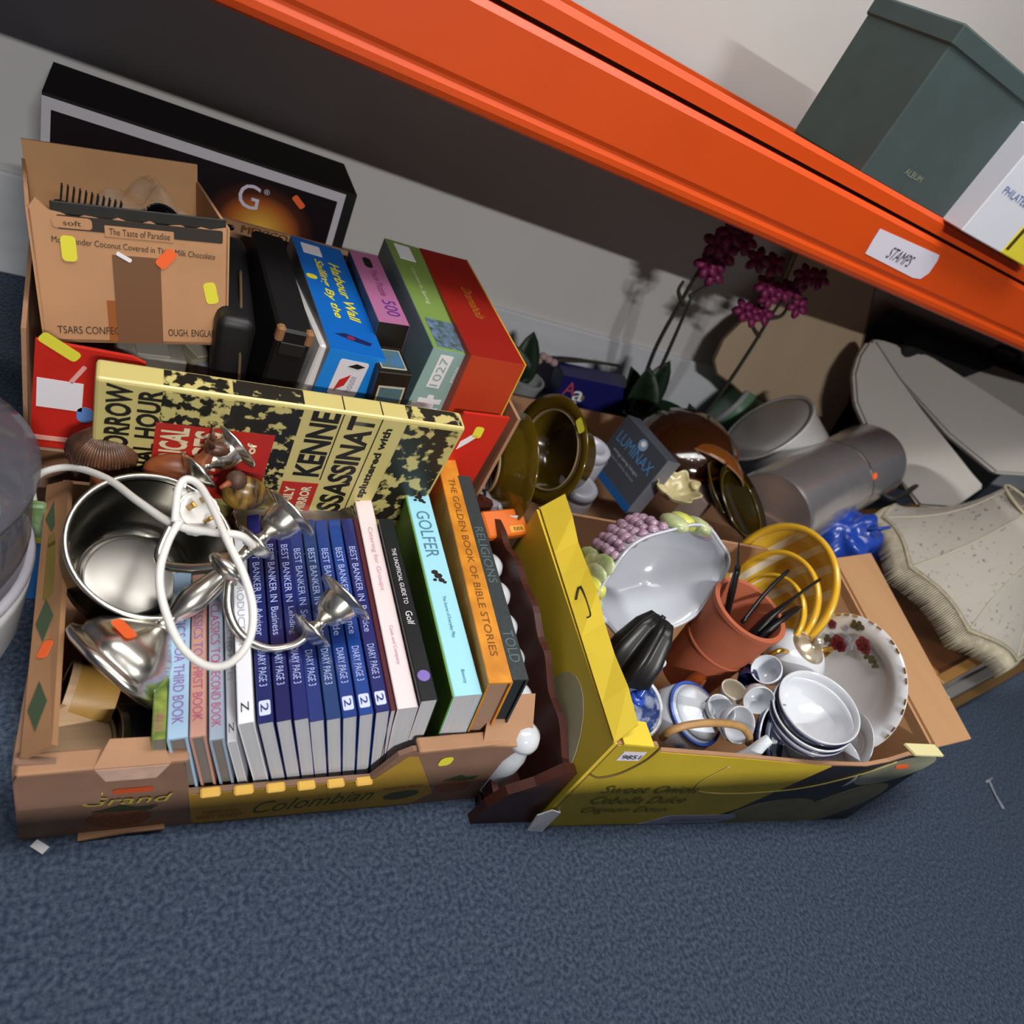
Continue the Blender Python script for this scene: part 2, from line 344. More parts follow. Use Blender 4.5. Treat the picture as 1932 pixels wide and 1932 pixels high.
# ================================================================== books, spines up
def book(name, label, x, zt, lean, t, L, hh, cov, pages, title=(), y0=.40, yaw=0., rim=.002, group=None, round_=.0, hard=False, dz=0.):
    """x,zt: left top front corner of the spine; lean in degrees towards -x"""
    a = math.radians(lean)
    Mx = Matrix.Translation((x, y0, zt)) @ Euler((0, 0, math.radians(yaw))).to_matrix().to_4x4() @ Euler((0, -a, 0)).to_matrix().to_4x4() @ Matrix.Translation((t / 2, 0, -hh))
    g = thing(name, label, 'book', Mx, group)
    th = .0028 if hard else .0010; ins = .004 if hard else .0006
    b = new(); o = t / 2
    sp = [(-o, 0), (-o, hh - .001), (-o + .0012, hh), (o - .0012, hh), (o, hh - .001), (o, 0), (o - th, 0), (o - th, hh - th), (-o + th, hh - th), (-o + th, 0)]
    prism(b, [(p[0], 0, p[1]) for p in sp], (0, L, 0)); cover = part('cover', b, cov, g)
    b = new(); box(b, (0, L / 2, (hh - th) / 2 + (ins if hard else 0) / 2), (t - 2 * th, L - 2 * ins, hh - th - ins), 0); part('pages', b, pages, g)
    for s, c, w, h, m in title:   # c: fraction of the spine from the far end, w: length, h: letter height
        text(cover, s, (0, L * (1 - c), hh), (0, -1, 0), (1, 0, 0), w, h, m)
    return g
BLU = [mat('blue_book_cover_%d' % i, c, .3, coat=.2) for i, c in enumerate(('#182360', '#171b57', '#1b2367', '#203172', '#1f3a6e', '#18367f', '#183d8a', '#1a2466'))]
PALE = mat('pale_blue_ink', '#a9b6e6', .6)
fx0, fx1 = .1655, .3135; n8 = 8; pitch = (fx1 - fx0) / n8
subs = ('Advisor', 'Business', 'Lending', 'Service', 'Markets', 'Trade', 'Finance', 'Practice')
zt8 = (.204, .206, .207, .201, .203, .2045, .208, .212)
for i in range(8):
    ln = 17.5 - i * .45; t = pitch * math.cos(math.radians(ln)) - .0012
    g = book('exam_textbook', 'blue study textbook, spine up, %s blue one counting from the white books' % ('first second third fourth fifth sixth seventh eighth'.split()[i]),
             fx0 + i * pitch, zt8[i], ln, t, .318, zt8[i] / math.cos(math.radians(ln)) - .006, BLU[i], PAPER, group='blue textbooks in the pineapple carton', yaw=-1.6,
             title=(('BEST BANKER IN', .33, .098, .0085, PALE), (subs[i], .575, .042, .0085, PALE), ('DIARY PAGE 3', .78, .05, .0085, PALE)))
    if i in (0, 5, 6, 7):
        q = patch(g, (0, .018, zt8[i] / math.cos(math.radians(ln)) - .006), (1, 0, 0), (0, 1, 0), t * .72, .018, mat('white_logo_ink', '#ccd4f2', .6), 'publisher_mark', rad=.002)
        text(q, '2', (0, .018, zt8[i] / math.cos(math.radians(ln)) - .006), (0, -1, 0), (1, 0, 0), .010, .008, BLU[i], off=.0014)
def bk(name, label, px0, px1, lean, L, cov, pages, title=(), hard=False, yaw=-1.6, back=None, dy=0):
    p0, p1 = Y(*px0, .40 + dy), Y(*px1, .40 + dy); t = (p1 - p0).length * math.cos(math.radians(lean)) - .0008
    zt = p0.z; return book(name, label, p0.x, zt, lean, t, L, zt / math.cos(math.radians(lean)) - .006 - .0, cov, pages, title, .40 + dy, yaw, hard=hard)
PUR = mat('mauve_ink', '#8a6aa8', .6); RED = mat('rose_ink', '#b2567c', .6)
bk('photo_book', 'small book with a green landscape photo spine, beside the round wooden tins', (285, 1397), (313, 1397), 9, .135, mat('landscape_photo_cover', '#9aa84a', .4, col2='#3d5a24', scale=60), PAPERG, (('FIELDS', .86, .02, .008, mat('pink_ink', '#b56a76')),))
bk('music_book', 'light blue thick book titled A THIRD BOOK, spine up', (314, 1396), (355, 1396), 13, .225, mat('sky_blue_cover', '#9fbfdc', .35), PAPERG, (('CLASSICS TO', .36, .085, .011, PUR), ('A THIRD BOOK', .74, .085, .011, PUR)), hard=True)
bk('music_book', 'dusty pink book titled A FIRST BOOK, spine up with a torn end', (357, 1392), (390, 1390), 14, .222, mat('dusty_pink_cover', '#bd8f80', .4), PAPERG, (('CLASSICS TO', .36, .085, .010, PUR), ('A FIRST BOOK', .74, .08, .010, RED)), hard=True)
bk('music_book', 'grey-blue book titled A SECOND BOOK, spine up', (394, 1397), (424, 1397), 15, .218, mat('grey_blue_cover', '#97a7ba', .4), PAPERG, (('CLASSICS TO', .36, .085, .010, RED), ('A SECOND BOOK', .74, .085, .010, RED)), hard=True)
GRI = mat('light_grey_ink', '#a9abb5', .6)
bk('slim_white_book', 'slim white book with faint grey lettering next to the grey-blue one', (428, 1401), (448, 1401), 16.5, .24, mat('white_cover', '#d8dae0', .35), PAPER, (('COLLECTED PIECES', .45, .11, .006, GRI), ('Z', .93, .012, .005, BLACK)))
bk('white_book', 'wider white book leaning beside the first blue textbook', (448, 1367), (481, 1366), 17.5, .275, mat('bright_white_cover', '#e9ecf4', .35), PAPER, (('INTRODUCTION', .45, .12, .008, GRI), ('Z', .93, .012, .008, BLACK)))
bk('maroon_book', 'thin dark maroon book squeezed between blue and pink books', (737, 1341), (749, 1339), 12, .32, mat('maroon_cover', '#4a1522', .5), PAPER)
PKI = mat('dusky_pink_ink', '#c79aa8', .6)
bk('pink_book', 'pale pink book with a narrow dusky title, spine up', (750, 1338), (788, 1337), 10, .362, mat('pale_pink_cover', '#ead9dc', .4), PAPER, (('Catering for Groups', .34, .12, .008, PKI), ('Cook and Company', .75, .06, .006, PKI)))
g = bk('black_book', 'black book with white title and round violet emblem, spine up', (794, 1323), (826, 1322), 9, .305, mat('black_cover', '#11181c', .35), PAPER, (('THE UNOFFICIAL GUIDE TO', .36, .10, .006, WHITE), ('Golf', .60, .022, .009, WHITE)))
hz = Y(794, 1323, .4).z / math.cos(math.radians(9)) - .006
patch(g, (0, .034, hz), X1, Y1, .016, .016, mat('violet_emblem', '#7d68b8', .5), 'round_emblem', rad=.0079)
g = bk('golf_book', 'thick pale cyan book titled GOLFER with a green side cover', (857, 1314), (909, 1310), 9.5, .375, mat('cyan_cover', '#9fdcf0', .4), PAPER, (('GOLFER', .27, .095, .020, mat('steel_blue_ink', '#4f8196', .6)), ('The Secret of Everyday Play', .68, .07, .006, mat('steel_blue_ink', '#4f8196')), ('Bounty', .93, .02, .006, mat('steel_blue_ink', '#4f8196'))), yaw=-3.3)
gz = Y(857, 1314, .4).z / math.cos(math.radians(9.5)) - .006; gt = (Y(909, 1310, .4) - Y(857, 1314, .4)).length * .985 / 2
b = new(); box(b, (-gt - .001, .1875, gz / 2), (.0022, .376, gz)); part('green_side_cover', b, mat('grass_green_cover', '#5c8c34', .45), g)
for yy in (.350, .188):
    b = new(); bmg = b
    for (dx, dy, rr) in ((-.004, .01, .005), (0, .003, .006), (.003, -.005, .0045), (.007, -.009, .003), (-.006, -.004, .003)):
        prism(bmg, [Vector((dx + a, yy + dy + c_, gz + .0004)) for a, c_ in ell(8, rr, rr * .8)], (0, 0, .0004))
    part('golfer_drawing', b, BLACK, g)
bk('bible_story_book', 'tall orange and gold book titled GOLDEN BOOK OF BIBLE STORIES, worn corners', (922, 1289), (966, 1287), 9, .435, mat('orange_gilt_cover', '#e0952e', .45, col2='#b8741c', scale=30), mat('rust_page_edges', '#9a7a66', .9), (('THE GOLDEN BOOK OF BIBLE STORIES', .52, .34, .010, mat('brown_ink', '#7a4a10')),), yaw=-6, hard=True)
bk('dark_reference_book', 'dark slate hardback with red bands on its spine beside the spice rack', (966, 1283), (998, 1280), 9, .385, mat('slate_cloth_cover', '#2b3436', .6, var=.2, scale=200), mat('dark_page_edges', '#1e2429', .9), (('RELIGIONS', .45, .11, .013, mat('dim_grey_ink', '#57686a')), ('TOLD', .87, .05, .014, mat('dim_grey_ink', '#57686a'))), yaw=-5.5, hard=True)

# ================================================================== red carton behind, holding the games
RX0, RX1, RF, RBk, RT = -.083, .565, .822, 1.285, .357
rc = thing('red_printed_carton', 'open carton with a red printed front, holding the jigsaw boxes', 'carton', (.24, 1.05, 0))
REDC = mat('red_printed_card', '#c02317', .45, var=.06, scale=14)
b = new(); prism(b, [(RX0, RF, .17), (RX1 - .02, RF, .17), (RX1 - .01, RF, .367), (.475, RF, .362), (.465, RF, .30), (.045, RF, .30), (.035, RF, .350), (.02, RF, .356), (RX0 + .004, RF, .357)], (0, .006, 0)); part('front_panel', b, REDC, rc, world=True)
b = new(); box(b, ((RX0 + RX1) / 2, RF + .003, .085), (RX1 - RX0, .006, .17)); part('lower_front_panel', b, CARDB, rc, world=True)
b = new(); box(b, ((RX0 + RX1) / 2, RF - .004, .185), (RX1 - RX0 - .01, .006, .03), .002); part('front_band', b, mat('brown_band_card', '#6f4c36', .5), rc, world=True)
b = new(); prism(b, [(RX0, RF, 0), (RX0, RBk, 0), (RX0 - .045, RBk, RT + .005), (RX0 - .012, RF + .02, RT)], (.005, 0, 0)); part('side_panel', b, CARD, rc, world=True)
b = new(); prism(b, [(RX1, RF, 0), (RX1, RBk, 0), (RX1 + .004, RBk, RT + .015), (RX1 + .004, RF, RT + .012)], (.006, 0, 0)); part('side_panel', b, CARD, rc, world=True)
b = new(); prism(b, [(RX0, RBk, 0), (RX1, RBk + .03, 0), (RX1, RBk + .03, RT + .005), (RX0 - .045, RBk, RT + .005)], (0, .006, 0)); part('back_panel', b, CARD, rc, world=True)
b = new(); box(b, ((RX0 + RX1) / 2, 1.055, .12), (RX1 - RX0 - .01, .45, .006)); part('base_panel', b, CARD, rc, world=True)
text(rc, 'MEXICO', Z(500, 436, RT) + Vector((0, -.012, 0)), (1, .09, 0), Z1, .08, .014, mat('brown_ink', '#7a4a10'), world=True)
def rp(u, v, w, h, m, name, xd=X1, yd=Z1, **k): return patch(rc, Y(u, v, RF), xd, yd, w, h, m, name, world=True, **k)
rp(113, 745, .048, .043, mat('white_print', '#e2dfe6', .6), 'blank_white_panel', rad=.0)
rp(113, 655, .045, .015, STY, 'price_sticker', xd=(.8, 0, -.5), yd=(.5, 0, .8))
rp(147, 707, .030, .005, mat('pale_pink_print', '#e2a49a', .6), 'printed_mark', xd=(.45, 0, .85), yd=(-.85, 0, .45))
rp(160, 783, .018, .024, mat('blue_dot_print', '#5d86c8', .6), 'blue_print_dot', rad=.008)
rp(90, 826, .05, .007, mat('pale_pink_print', '#e2a49a'), 'printed_mark', rad=.002)
rp(902, 816, .016, .022, STY, 'price_sticker')
rp(880, 833, .035, .018, mat('white_print', '#e2dfe6'), 'printed_mark', xd=(.8, 0, .5), yd=(-.5, 0, .8), pts=[(-.02, -.01), (.0, -.004), (.022, .004), (.01, .01), (-.01, .004)])
# chocolate box with black brush and ladle
Mc = pose((.016, 1.008, .311), (-8.9, -7.0, 8.6)); w, dd, hh = .213, .216, .161
cb = thing('chocolate_box', 'brown cardboard chocolate box with torn top, brown tape and price stickers', 'carton', Mc)
CH = mat('chocolate_box_card', '#b58760', .8, var=.07, scale=14, bump=.08, bscale=250)
tear = [(-w / 2, hh), (-w / 2 + .008, hh + .012)] + [(-w / 2 + .02 + i * .0115, hh - .001 - .004 * (i > 0) + .003 * math.sin(i * 2.3)) for i in range(16)] + [(w / 2, hh)]
b = new(); prism(b, [(-w / 2, -dd / 2, 0), (w / 2, -dd / 2, 0)] + [(x, -dd / 2, z) for x, z in reversed(tear)], (0, .004, 0)); cbf = part('front_panel', b, CH, cb)
for s in (-1, 1):
    b = new(); box(b, (s * w / 2, 0, hh / 2), (.004, dd, hh)); part('side_panel', b, CH, cb)
b = new(); box(b, (0, dd / 2, hh / 2 + .012), (w, .004, hh + .024)); part('back_panel', b, CARDIN, cb)
b = new(); box(b, (0, 0, .002), (w, dd, .004)); part('base_panel', b, CH, cb)
b = new(); box(b, (.01, -dd / 2 + .006, hh + .002), (.19, .003, .014), .001); part('inner_flap', b, BLACK, cb)
fy = -dd / 2
def cpx(x, z): return (x, fy, z)
patch(cbf, cpx(.01, hh - .012), X1, Z1, .18, .016, mat('dark_ink', '#2a241e', .7), 'printed_band', rad=.002)
patch(cbf, cpx(-.065, hh - .012), X1, Z1, .04, .013, CH, 'printed_cartouche', rad=.004, off=.0006)
text(cbf, 'soft', cpx(-.065, hh - .012), X1, Z1, .018, .006, BLACK, off=.0018)
patch(cbf, cpx(.005, hh - .0175), X1, Z1, .075, .013, CH, 'printed_cartouche', rad=.001, off=.0006)
text(cbf, 'The Taste of Paradise', cpx(.005, hh - .0175), X1, Z1, .066, .008, mat('dark_ink', '#2a241e'), off=.0018)
text(cbf, 'Moist tender Coconut Covered in Thick Milk Chocolate', cpx(.002, hh - .035), (1, 0, -.03), Z1, .178, .0075, mat('dark_ink', '#2a241e'))
text(cbf, 'TSARS CONFEC', cpx(-.058, .017), X1, Z1, .068, .010, mat('dark_ink', '#2a241e'))
text(cbf, 'OUGH. ENGLAND', cpx(.066, .017), X1, Z1, .066, .010, mat('dark_ink', '#2a241e'))
patch(cbf, cpx(.0, .058), X1, Z1, .053, .115, mat('brown_parcel_tape', '#74523a', .35), 'parcel_tape', rad=0, off=.0004)
patch(cbf, cpx(-.03, .03), X1, Z1, .012, .055, mat('orange_brown_tape', '#95582c', .4), 'parcel_tape', rad=0)
patch(cbf, cpx(-.071, hh - .042), X1, Z1, .0155, .03, STY, off=.0012); patch(cbf, cpx(.086, .074), (1, 0, .2), Z1, .0155, .029, STY)
patch(cbf, cpx(.033, hh - .045), (.65, 0, .75), (-.75, 0, .65), .027, .014, STO, off=.0015); patch(cbf, cpx(-.014, hh - .047), (.85, 0, -.5), (.5, 0, .85), .018, .005, WHITE, off=.0012)
def inb(name, label, cat, loc, rot=(0, 0, 0)): return thing(name, label, cat, Mc @ pose(loc, rot))
k = inb('hair_brush', 'black brush with upright bristles in the torn chocolate box', 'brush', (-.045, -.07, hh - .012), (0, 12, 0))
b = new(); box(b, (0, 0, 0), (.075, .022, .012), .005, seg=2); part('brush_back', b, BLACK, k)
b = new()
for i in range(11):
    for j in range(2): tube(b, [(-.03 + i * .006, -.005 + j * .009, .004), (-.031 + i * .0062, -.004 + j * .009, .026)], .0009, 5, 1)
part('bristles', b, BLACK, k)
k = inb('ladle', 'shiny black ladle bowl poking out of the chocolate box', 'ladle', (.035, -.06, hh - .018), (60, 0, 20))
b = new(); lathe(b, [(0, -.022), (.016, -.018), (.024, -.004), (.025, .006), (.023, .006), (.021, -.004), (.013, -.015), (0, -.018)], 24); part('ladle_bowl', b, mat('gloss_black_plastic', '#0c0d10', .12), k, True)
b = new(); tube(b, [(.022, 0, .004), (.05, 0, .01), (.11, .0, -.02)], .004, 8); part('handle', b, mat('gloss_black_plastic', '#0c0d10'), k, True)
k = inb('plastic_bag', 'crumpled clear plastic bag inside the chocolate box', 'bag', (.03, .02, .004))
b = new(); bmesh.ops.create_grid(b, x_segments=16, y_segments=16, size=.085)
for v in b.verts: v.co = Vector((v.co.x * .75, v.co.y * .9, .145 + .05 * noise.noise(v.co * 22) - .25 * (v.co.length ** 2) / .085))
part('bag_film', b, mat('clear_film', '#cfc4b4', .15, alpha=.16), k, True)
# grey things under the chocolate box
for nm, lb, u, v, z, s, rz, col in (('paper_parcel', 'pale grey paper parcel under the chocolate box', 285, 676, .30, (.085, .06, .05), 8, '#8d8c82'), ('stone_tile_sample', 'mottled olive grey block beside the pale parcel', 372, 680, .295, (.045, .05, .06), 30, '#77745f'), ('metal_tin', 'blue grey tin with a white edge beside the black bag', 412, 700, .29, (.05, .05, .06), -12, '#7d828f')):
    k = thing(nm, lb, 'parcel' if 'parcel' in nm else ('tin' if 'tin' in nm else 'block'), Matrix.Translation(Z(u, v, z) + Vector((0, .03, -s[2]))) @ pose((0, 0, 0), (0, 0, rz)))
    b = new(); box(b, (0, 0, s[2] / 2), s, .004, seg=2); part('body', b, mat('grey_' + nm, col, .7, var=.2, scale=40), k, True)
    if 'tin' in nm:
        b = new(); box(b, (s[0] / 2, 0, s[2] / 2), (.008, s[1] * .96, s[2] * 1.01), .002); part('white_edge', b, mat('white_tin_edge', '#b9bcc6', .5), k)
    else:
        b = new(); box(b, (0, -.004, s[2] + .001), (s[0] * .5, s[1] * .7, .003), .001); part('top_fold', b, mat('grey_fold', '#9a988c', .8), k)
# black bag and black box file
k = thing('black_bag', 'limp black zip bag between chocolate box and black case', 'bag', (.145, 1.03, .126))
b = new(); box(b, (0, 0, .135), (.05, .28, .27), .012, seg=3)
for v in b.verts: v.co.x += .012 * noise.noise(v.co * 14) - .10 * (v.co.z - .2) * .2; v.co.z += .012 * noise.noise(v.co * 9 + Vector((3, 1, 2)))
part('bag_body', b, mat('black_nylon', '#0b0c0f', .5, bump=.3, bscale=40), k, True)
b = new(); tube(b, [(.0, -.141, .06), (.012, -.146, .15), (.0, -.12, .262), (.004, .0, .276)], .0022, 6); part('zip', b, mat('dull_bronze', '#5a4a34', .5), k, True)
Mb = pose((.195, 1.035, .126), (3, 2, 4))
k = thing('black_case', 'black box case with worn tan corners beside the blue jigsaw', 'case', Mb)
b = new(); box(b, (0, 0, .142), (.05, .27, .285), .004); part('body', b, mat('matt_black_board', '#08080a', .55), k)
for s in (-1, 1):
    b = new(); box(b, (s * .02, -.13, .275), (.012, .014, .024), .003); part('worn_corner', b, mat('worn_tan_edge', '#8a633e', .8), k)
b = new(); box(b, (0, -.1365, .255), (.035, .003, .02), .001); part('label_holder', b, BLACK, k)
Mw = pose((.2245, 1.02, .126), (-2, 5.5, 4))
k = thing('white_case', 'flat white case leaning beside the blue jigsaw box', 'case', Mw)
b = new(); box(b, (0, 0, .131), (.018, .295, .262), .003); part('shell', b, mat('white_case_plastic', '#d6d4d2', .5), k)
b = new(); box(b, (.0095, 0, .14), (.001, .27, .22)); part('photo_side', b, mat('grey_photo_print', '#7d8088', .4, col2='#2e3136', scale=12), k)
text(k, 'set', (0, -.1478, .19), X1, Z1, .008, .006, mat('blue_print', '#5b6fa8'))
# jigsaw boxes
def game(name, label, dims, loc, rot, top, side, front, base=.126, cat='jigsaw box'):
    w, dd, h0 = dims; Mg = pose(loc, rot); z0 = loc[2]
    ext = z0 - base; g = thing(name, label, cat, Mg @ Matrix.Translation((0, 0, -ext))); h = h0 + ext
    b = new(); box(b, (0, 0, h / 2), (w - .003, dd - .003, h - .002)); part('tray', b, side, g)
    t = .0012
    b = new(); box(b, (-w / 2, 0, h / 2), (t, dd, h)); part('lid_face', b, side, g)
    b = new(); box(b, (w / 2, 0, h / 2), (t, dd, h)); part('back_face', b, top, g)
    b = new(); box(b, (0, 0, h), (w, dd, t)); part('upper_edge', b, top, g)
    b = new(); box(b, (0, -dd / 2, h / 2), (w, t, h)); part('end_edge', b, front, g)
    return g, w, dd, h
YI = mat('yellow_ink_bright', '#d9cf2a', .6)
g, w, dd, h = game('jigsaw_box', 'bright blue jigsaw box with yellow lettering and a white logo', (.086, .298, .084), (.285, 1.029, .322), (4, 3.1, 5.6), mat('shaded_blue_card', '#0f62b8', .3), mat('grey_photo_print', '#7d8088'), mat('lit_blue_card', '#1f86e0', .3))  # one blue card: shelf shade painted into the top, end kept brighter
for i, s in enumerate(('Sailing By the', 'Harbour Wall')): text(g, s, (-.012 + i * .028, .012, h + .0006), (0, -1, 0), X1, .16, .018, YI, shear=.2, bold=.02)
patch(g, (-.032, .035, h + .0006), X1, Y1, .018, .012, YI, 'yellow_oval', rad=.0059); patch(g, (-.015, .12, h + .0006), X1, Y1, .032, .03, mat('white_print', '#e2dfe6'), 'logo_panel', rad=.002)
patch(g, (.0, -.115, h + .0006), X1, Y1, 0, 0, mat('navy_ink', '#141a50', .5), 'ship_print', pts=[(-.028, .004), (-.01, .01), (.03, -.002), (.024, -.010), (0, -.006)])
patch(g, (-.004, -.115, h + .0012), X1, Y1, .012, .009, mat('crimson_ink', '#7a1f4a', .5), 'ship_print', rad=.003)
q = patch(g, (.0, -dd / 2 - .0008, h - .046), X1, Z1, .045, .066, mat('white_print', '#e2dfe6'), 'logo_panel', rad=.004)
patch(g, (.004, -dd / 2 - .0016, h - .024), X1, Z1, 0, 0, BLACK, 'logo_mark', pts=[(-.012, 0), (0, .007), (.014, .004), (.004, -.002)])
patch(g, (-.008, -dd / 2 - .0016, h - .054), X1, Z1, 0, 0, mat('red_ink', '#c02a24', .5), 'logo_mark', pts=[(-.007, -.016), (.006, -.005), (.010, .016), (-.004, .004)])
text(g, 'house', (.006, -dd / 2 - .0013, h - .055), Z1, (-1, 0, 0), .03, .012, mat('grey_ink', '#8b8f98'))
g, w, dd, h = game('jigsaw_box', 'narrow pink jigsaw box marked 500 with framed pictures on its end', (.049, .217, .10), (.364, 1.05, .326), (1.5, -3.8, 3.1), mat('mauve_pink_card', '#ad6a94', .4), mat('grey_photo_print', '#7d8088'), mat('dark_frame_print', '#1c1812', .4))
text(g, '500', (.006, -.065, h + .0006), (0, -1, 0), X1, .045, .022, mat('purple_ink', '#5c2f86', .5)); text(g, 'Piece Puzzle', (.004, .01, h + .0006), (0, -1, 0), X1, .08, .012, mat('plum_ink', '#8a3a72', .5))
patch(g, (.0, .075, h + .0006), X1, Y1, .014, .034, BLACK, 'black_oval', rad=.0069)
k = thing('puzzle_picture_box', 'small dark box with two framed landscape pictures between blue and teal jigsaws', 'box', pose((.376, .90, .126), (1.5, -3.8, 3.1)))
b = new(); box(b, (0, 0, .1), (.052, .07, .262), .001)
bmesh.ops.translate(b, verts=b.verts, vec=(0, 0, .031)); part('body', b, mat('dark_frame_print', '#1c1812', .4), k)
SKYP = mat('landscape_picture', '#3f6f9c', .35, col2='#55652c', scale=25)
patch(k, (0, 0, .2622), X1, Y1, .040, .05, mat('cream_mount', '#b7b39a', .5), 'picture_border', rad=0); patch(k, (0, 0, .2628), X1, Y1, .036, .045, SKYP, 'picture', rad=0)
patch(k, (0, -.0352, .205), X1, Z1, .042, .066, mat('cream_mount', '#b7b39a'), 'picture_border', rad=0); patch(k, (0, -.0358, .205), X1, Z1, .036, .06, SKYP, 'picture', rad=0)
TEAL = mat('teal_card', '#8fb0ab', .4)
g, w, dd, h = game('jigsaw_box', 'green and teal jigsaw box with white puzzle-piece mark', (.066, .319, .117), (.43, 1.04, .325), (3.1, .9, 3.2), mat('leaf_green_card', '#77934a', .4), mat('slate_teal_card', '#6f8a8e', .4), TEAL)
patch(g, (-.004, .125, h + .0006), X1, Y1, .03, .05, WHITE, 'logo_panel', rad=0); text(g, 'Garden in Spring', (-.004, .02, h + .0006), (0, -1, 0), X1, .11, .010, mat('pale_green_ink', '#c7d6b4', .6))
patch(g, (.0, -.117, h + .0006), X1, Y1, .05, .075, mat('blue_flower_print', '#6d84ab', .5, col2='#35492c', scale=90), 'picture', rad=0)
q = patch(g, (-.006, -dd / 2 - .0008, h - .04), X1, Z1, .022, .062, WHITE, 'logo_panel', rad=0); text(g, '1027', (-.006, -dd / 2 - .0008, h - .04), Z1, (-1, 0, 0), .054, .014, TEAL, off=.0012)
text(g, 'pieces', (.02, -dd / 2 - .0006, h - .04), Z1, (-1, 0, 0), .03, .008, WHITE)
pz = [(-.022, -.016), (-.006, -.016), (-.008, -.008), (.004, -.006), (.004, -.016), (.022, -.016), (.022, -.002), (.014, -.004), (.012, .006), (.022, .006), (.022, .016), (.008, .014), (.006, .022), (-.004, .022), (-.004, .014), (-.018, .014), (-.018, .004), (-.026, .004), (-.026, -.006), (-.02, -.006)]
patch(g, (-.002, -dd / 2 - .0006, h - .108), X1, Z1, 0, 0, WHITE, 'puzzle_piece_mark', pts=pz)
RG = mat('deep_red_card', '#8e1a10', .45); RG2 = mat('orange_red_card', '#b5381c', .45)
g, w, dd, h = game('board_game_box', 'red board game box with gold script and yellow edges', (.094, .337, .097), (.511, 1.029, .352), (1.3, -2.1, .8), RG, RG2, RG2, cat='game box')
text(g, 'Dramabola', (.008, .0, h + .0006), (0, -1, 0), X1, .10, .018, mat('dull_gold_ink', '#b06a22', .5), shear=.4)
b = new(); box(b, (w / 2 + .0015, 0, h / 2), (.003, dd + .003, h + .002)); part('yellow_edge', b, mat('mustard_card', '#d0992c', .5), g)
# newspaper book
NW = mat('newsprint_yellow', '#cbbd77', .35, coat=.15)
Mn = pose((.216, .777, .157), (6.5, -1.2, .9)); w, th, hh = .455, .034, .234
nb = thing('newspaper_history_book', 'large glossy book covered in yellowed newspaper front pages, lying sideways', 'book', Mn)
b = new(); box(b, (0, 0, hh / 2), (w, th, hh), .004, seg=2); nbc = part('cover', b, NW, nb)
PHO = mat('newsprint_photo', '#c4b874', .4, col2='#17160f', scale=75, sharp=(.47, .53))
PHO2 = mat('newsprint_photo_dark', '#201f18', .4, col2='#c4b874', scale=60, sharp=(.55, .61))
PHO3 = mat('newsprint_photo_coarse', '#c4b874', .4, col2='#22211a', scale=48, sharp=(.44, .5))
NB = mat('news_ink', '#15140e', .5)
yn = -th / 2; zc = hh
def nt_(s, x, z, wd, ht, m): return text(nbc, s, (x, yn, z), Z1, (-1, 0, 0), wd, ht, m, bold=.035)
def np_(x0, x1, z0, z1, m, nm='printed_photo', off=0.):
    return patch(nbc, ((x0 + x1) / 2, yn, (z0 + z1) / 2), X1, Z1, x1 - x0, z1 - z0, m, nm, rad=0, off=off)
np_(-.160, -.085, .125, hh - .006, PHO); np_(-.085, .0, .125, hh - .006, PHO2); np_(-.168, .0, .05, .125, PHO)
for x0, x1, m in ((-.160, -.085, PHO), (-.085, .0, PHO2), (.140, .222, PHO3)):
    patch(nbc, ((x0 + x1) / 2, 0, hh), X1, Y1, x1 - x0, th - .008, m, 'printed_photo', rad=0)
nt_('TOMORROW', -.203, .150, .160, .027, NB); nt_('FINAL HOUR', -.172, .148, .160, .025, NB)
np_(-.163, -.025, .045, .178, mat('red_title_block', '#b52a22', .4), 'red_title_block', .0004)
CI = mat('cream_ink', '#ddd2ae', .5)
nt_('HISTORICAL', -.141, .115, .118, .032, CI).location.y = -.0008; nt_('PAGES', -.103, .130, .085, .032, CI).location.y = -.0008; nt_('of', -.05, .150, .02, .012, CI).location.y = -.0008
nt_('KENNE', .030, .168, .124, .036, NB); nt_('ASSASSINAT', .079, .117, .226, .036, NB); nt_('rifle spluttered with', .119, .120, .19, .015, NB)
np_(.0510, .0525, .10, hh - .004, NB, 'printed_rule'); np_(.1035, .105, .03, hh - .004, NB, 'printed_rule')
for x in (.0515, .104): patch(nbc, (x, 0, hh), X1, Y1, .0015, th - .008, NB, 'printed_rule', rad=0)
np_(.140, .222, .02, hh - .008, PHO3)
np_(.002, .052, .028, .092, mat('red_title_block', '#b52a22'), 'red_title_block', .0004)
nt_('DAILY', .015, .058, .05, .014, CI).location.y = -.0008; nt_('MIRROR', .037, .058, .056, .014, CI).location.y = -.0008
# large display carton by the wall
k = thing('television_carton', 'black carton with a glowing sunset picture and white border against the wall', 'carton', (.13, 1.47, 0))
tr = Y(674, 369, 1.36); zt_ = tr.z
b = new(); box(b, (tr.x - .25 - .13, -.03, zt_ / 2), (.5, .16, zt_)); part('body', b, mat('black_carton_board', '#0b0a0b', .5), k)
xx = tr.x - .13; fy = -.1101
b = new(); box(b, (xx - .26, fy, zt_ - .15), (.48, .001, .29)); part('white_border', b, mat('white_border_print', '#c3c1ca', .5), k)
SUN = mat('sunset_picture', '#120a10', .35); N = SUN.node_tree.nodes; Lk = SUN.node_tree.links
tc = N.new('ShaderNodeTexCoord'); mp = N.new('ShaderNodeMapping'); gr = N.new('ShaderNodeTexGradient'); gr.gradient_type = 'SPHERICAL'; rp_ = N.new('ShaderNodeValToRGB')
mp.inputs['Location'].default_value = (-(xx - .155) / .1, 0, -(zt_ - .115) / .085); mp.inputs['Scale'].default_value = (1 / .1, 0, 1 / .085)
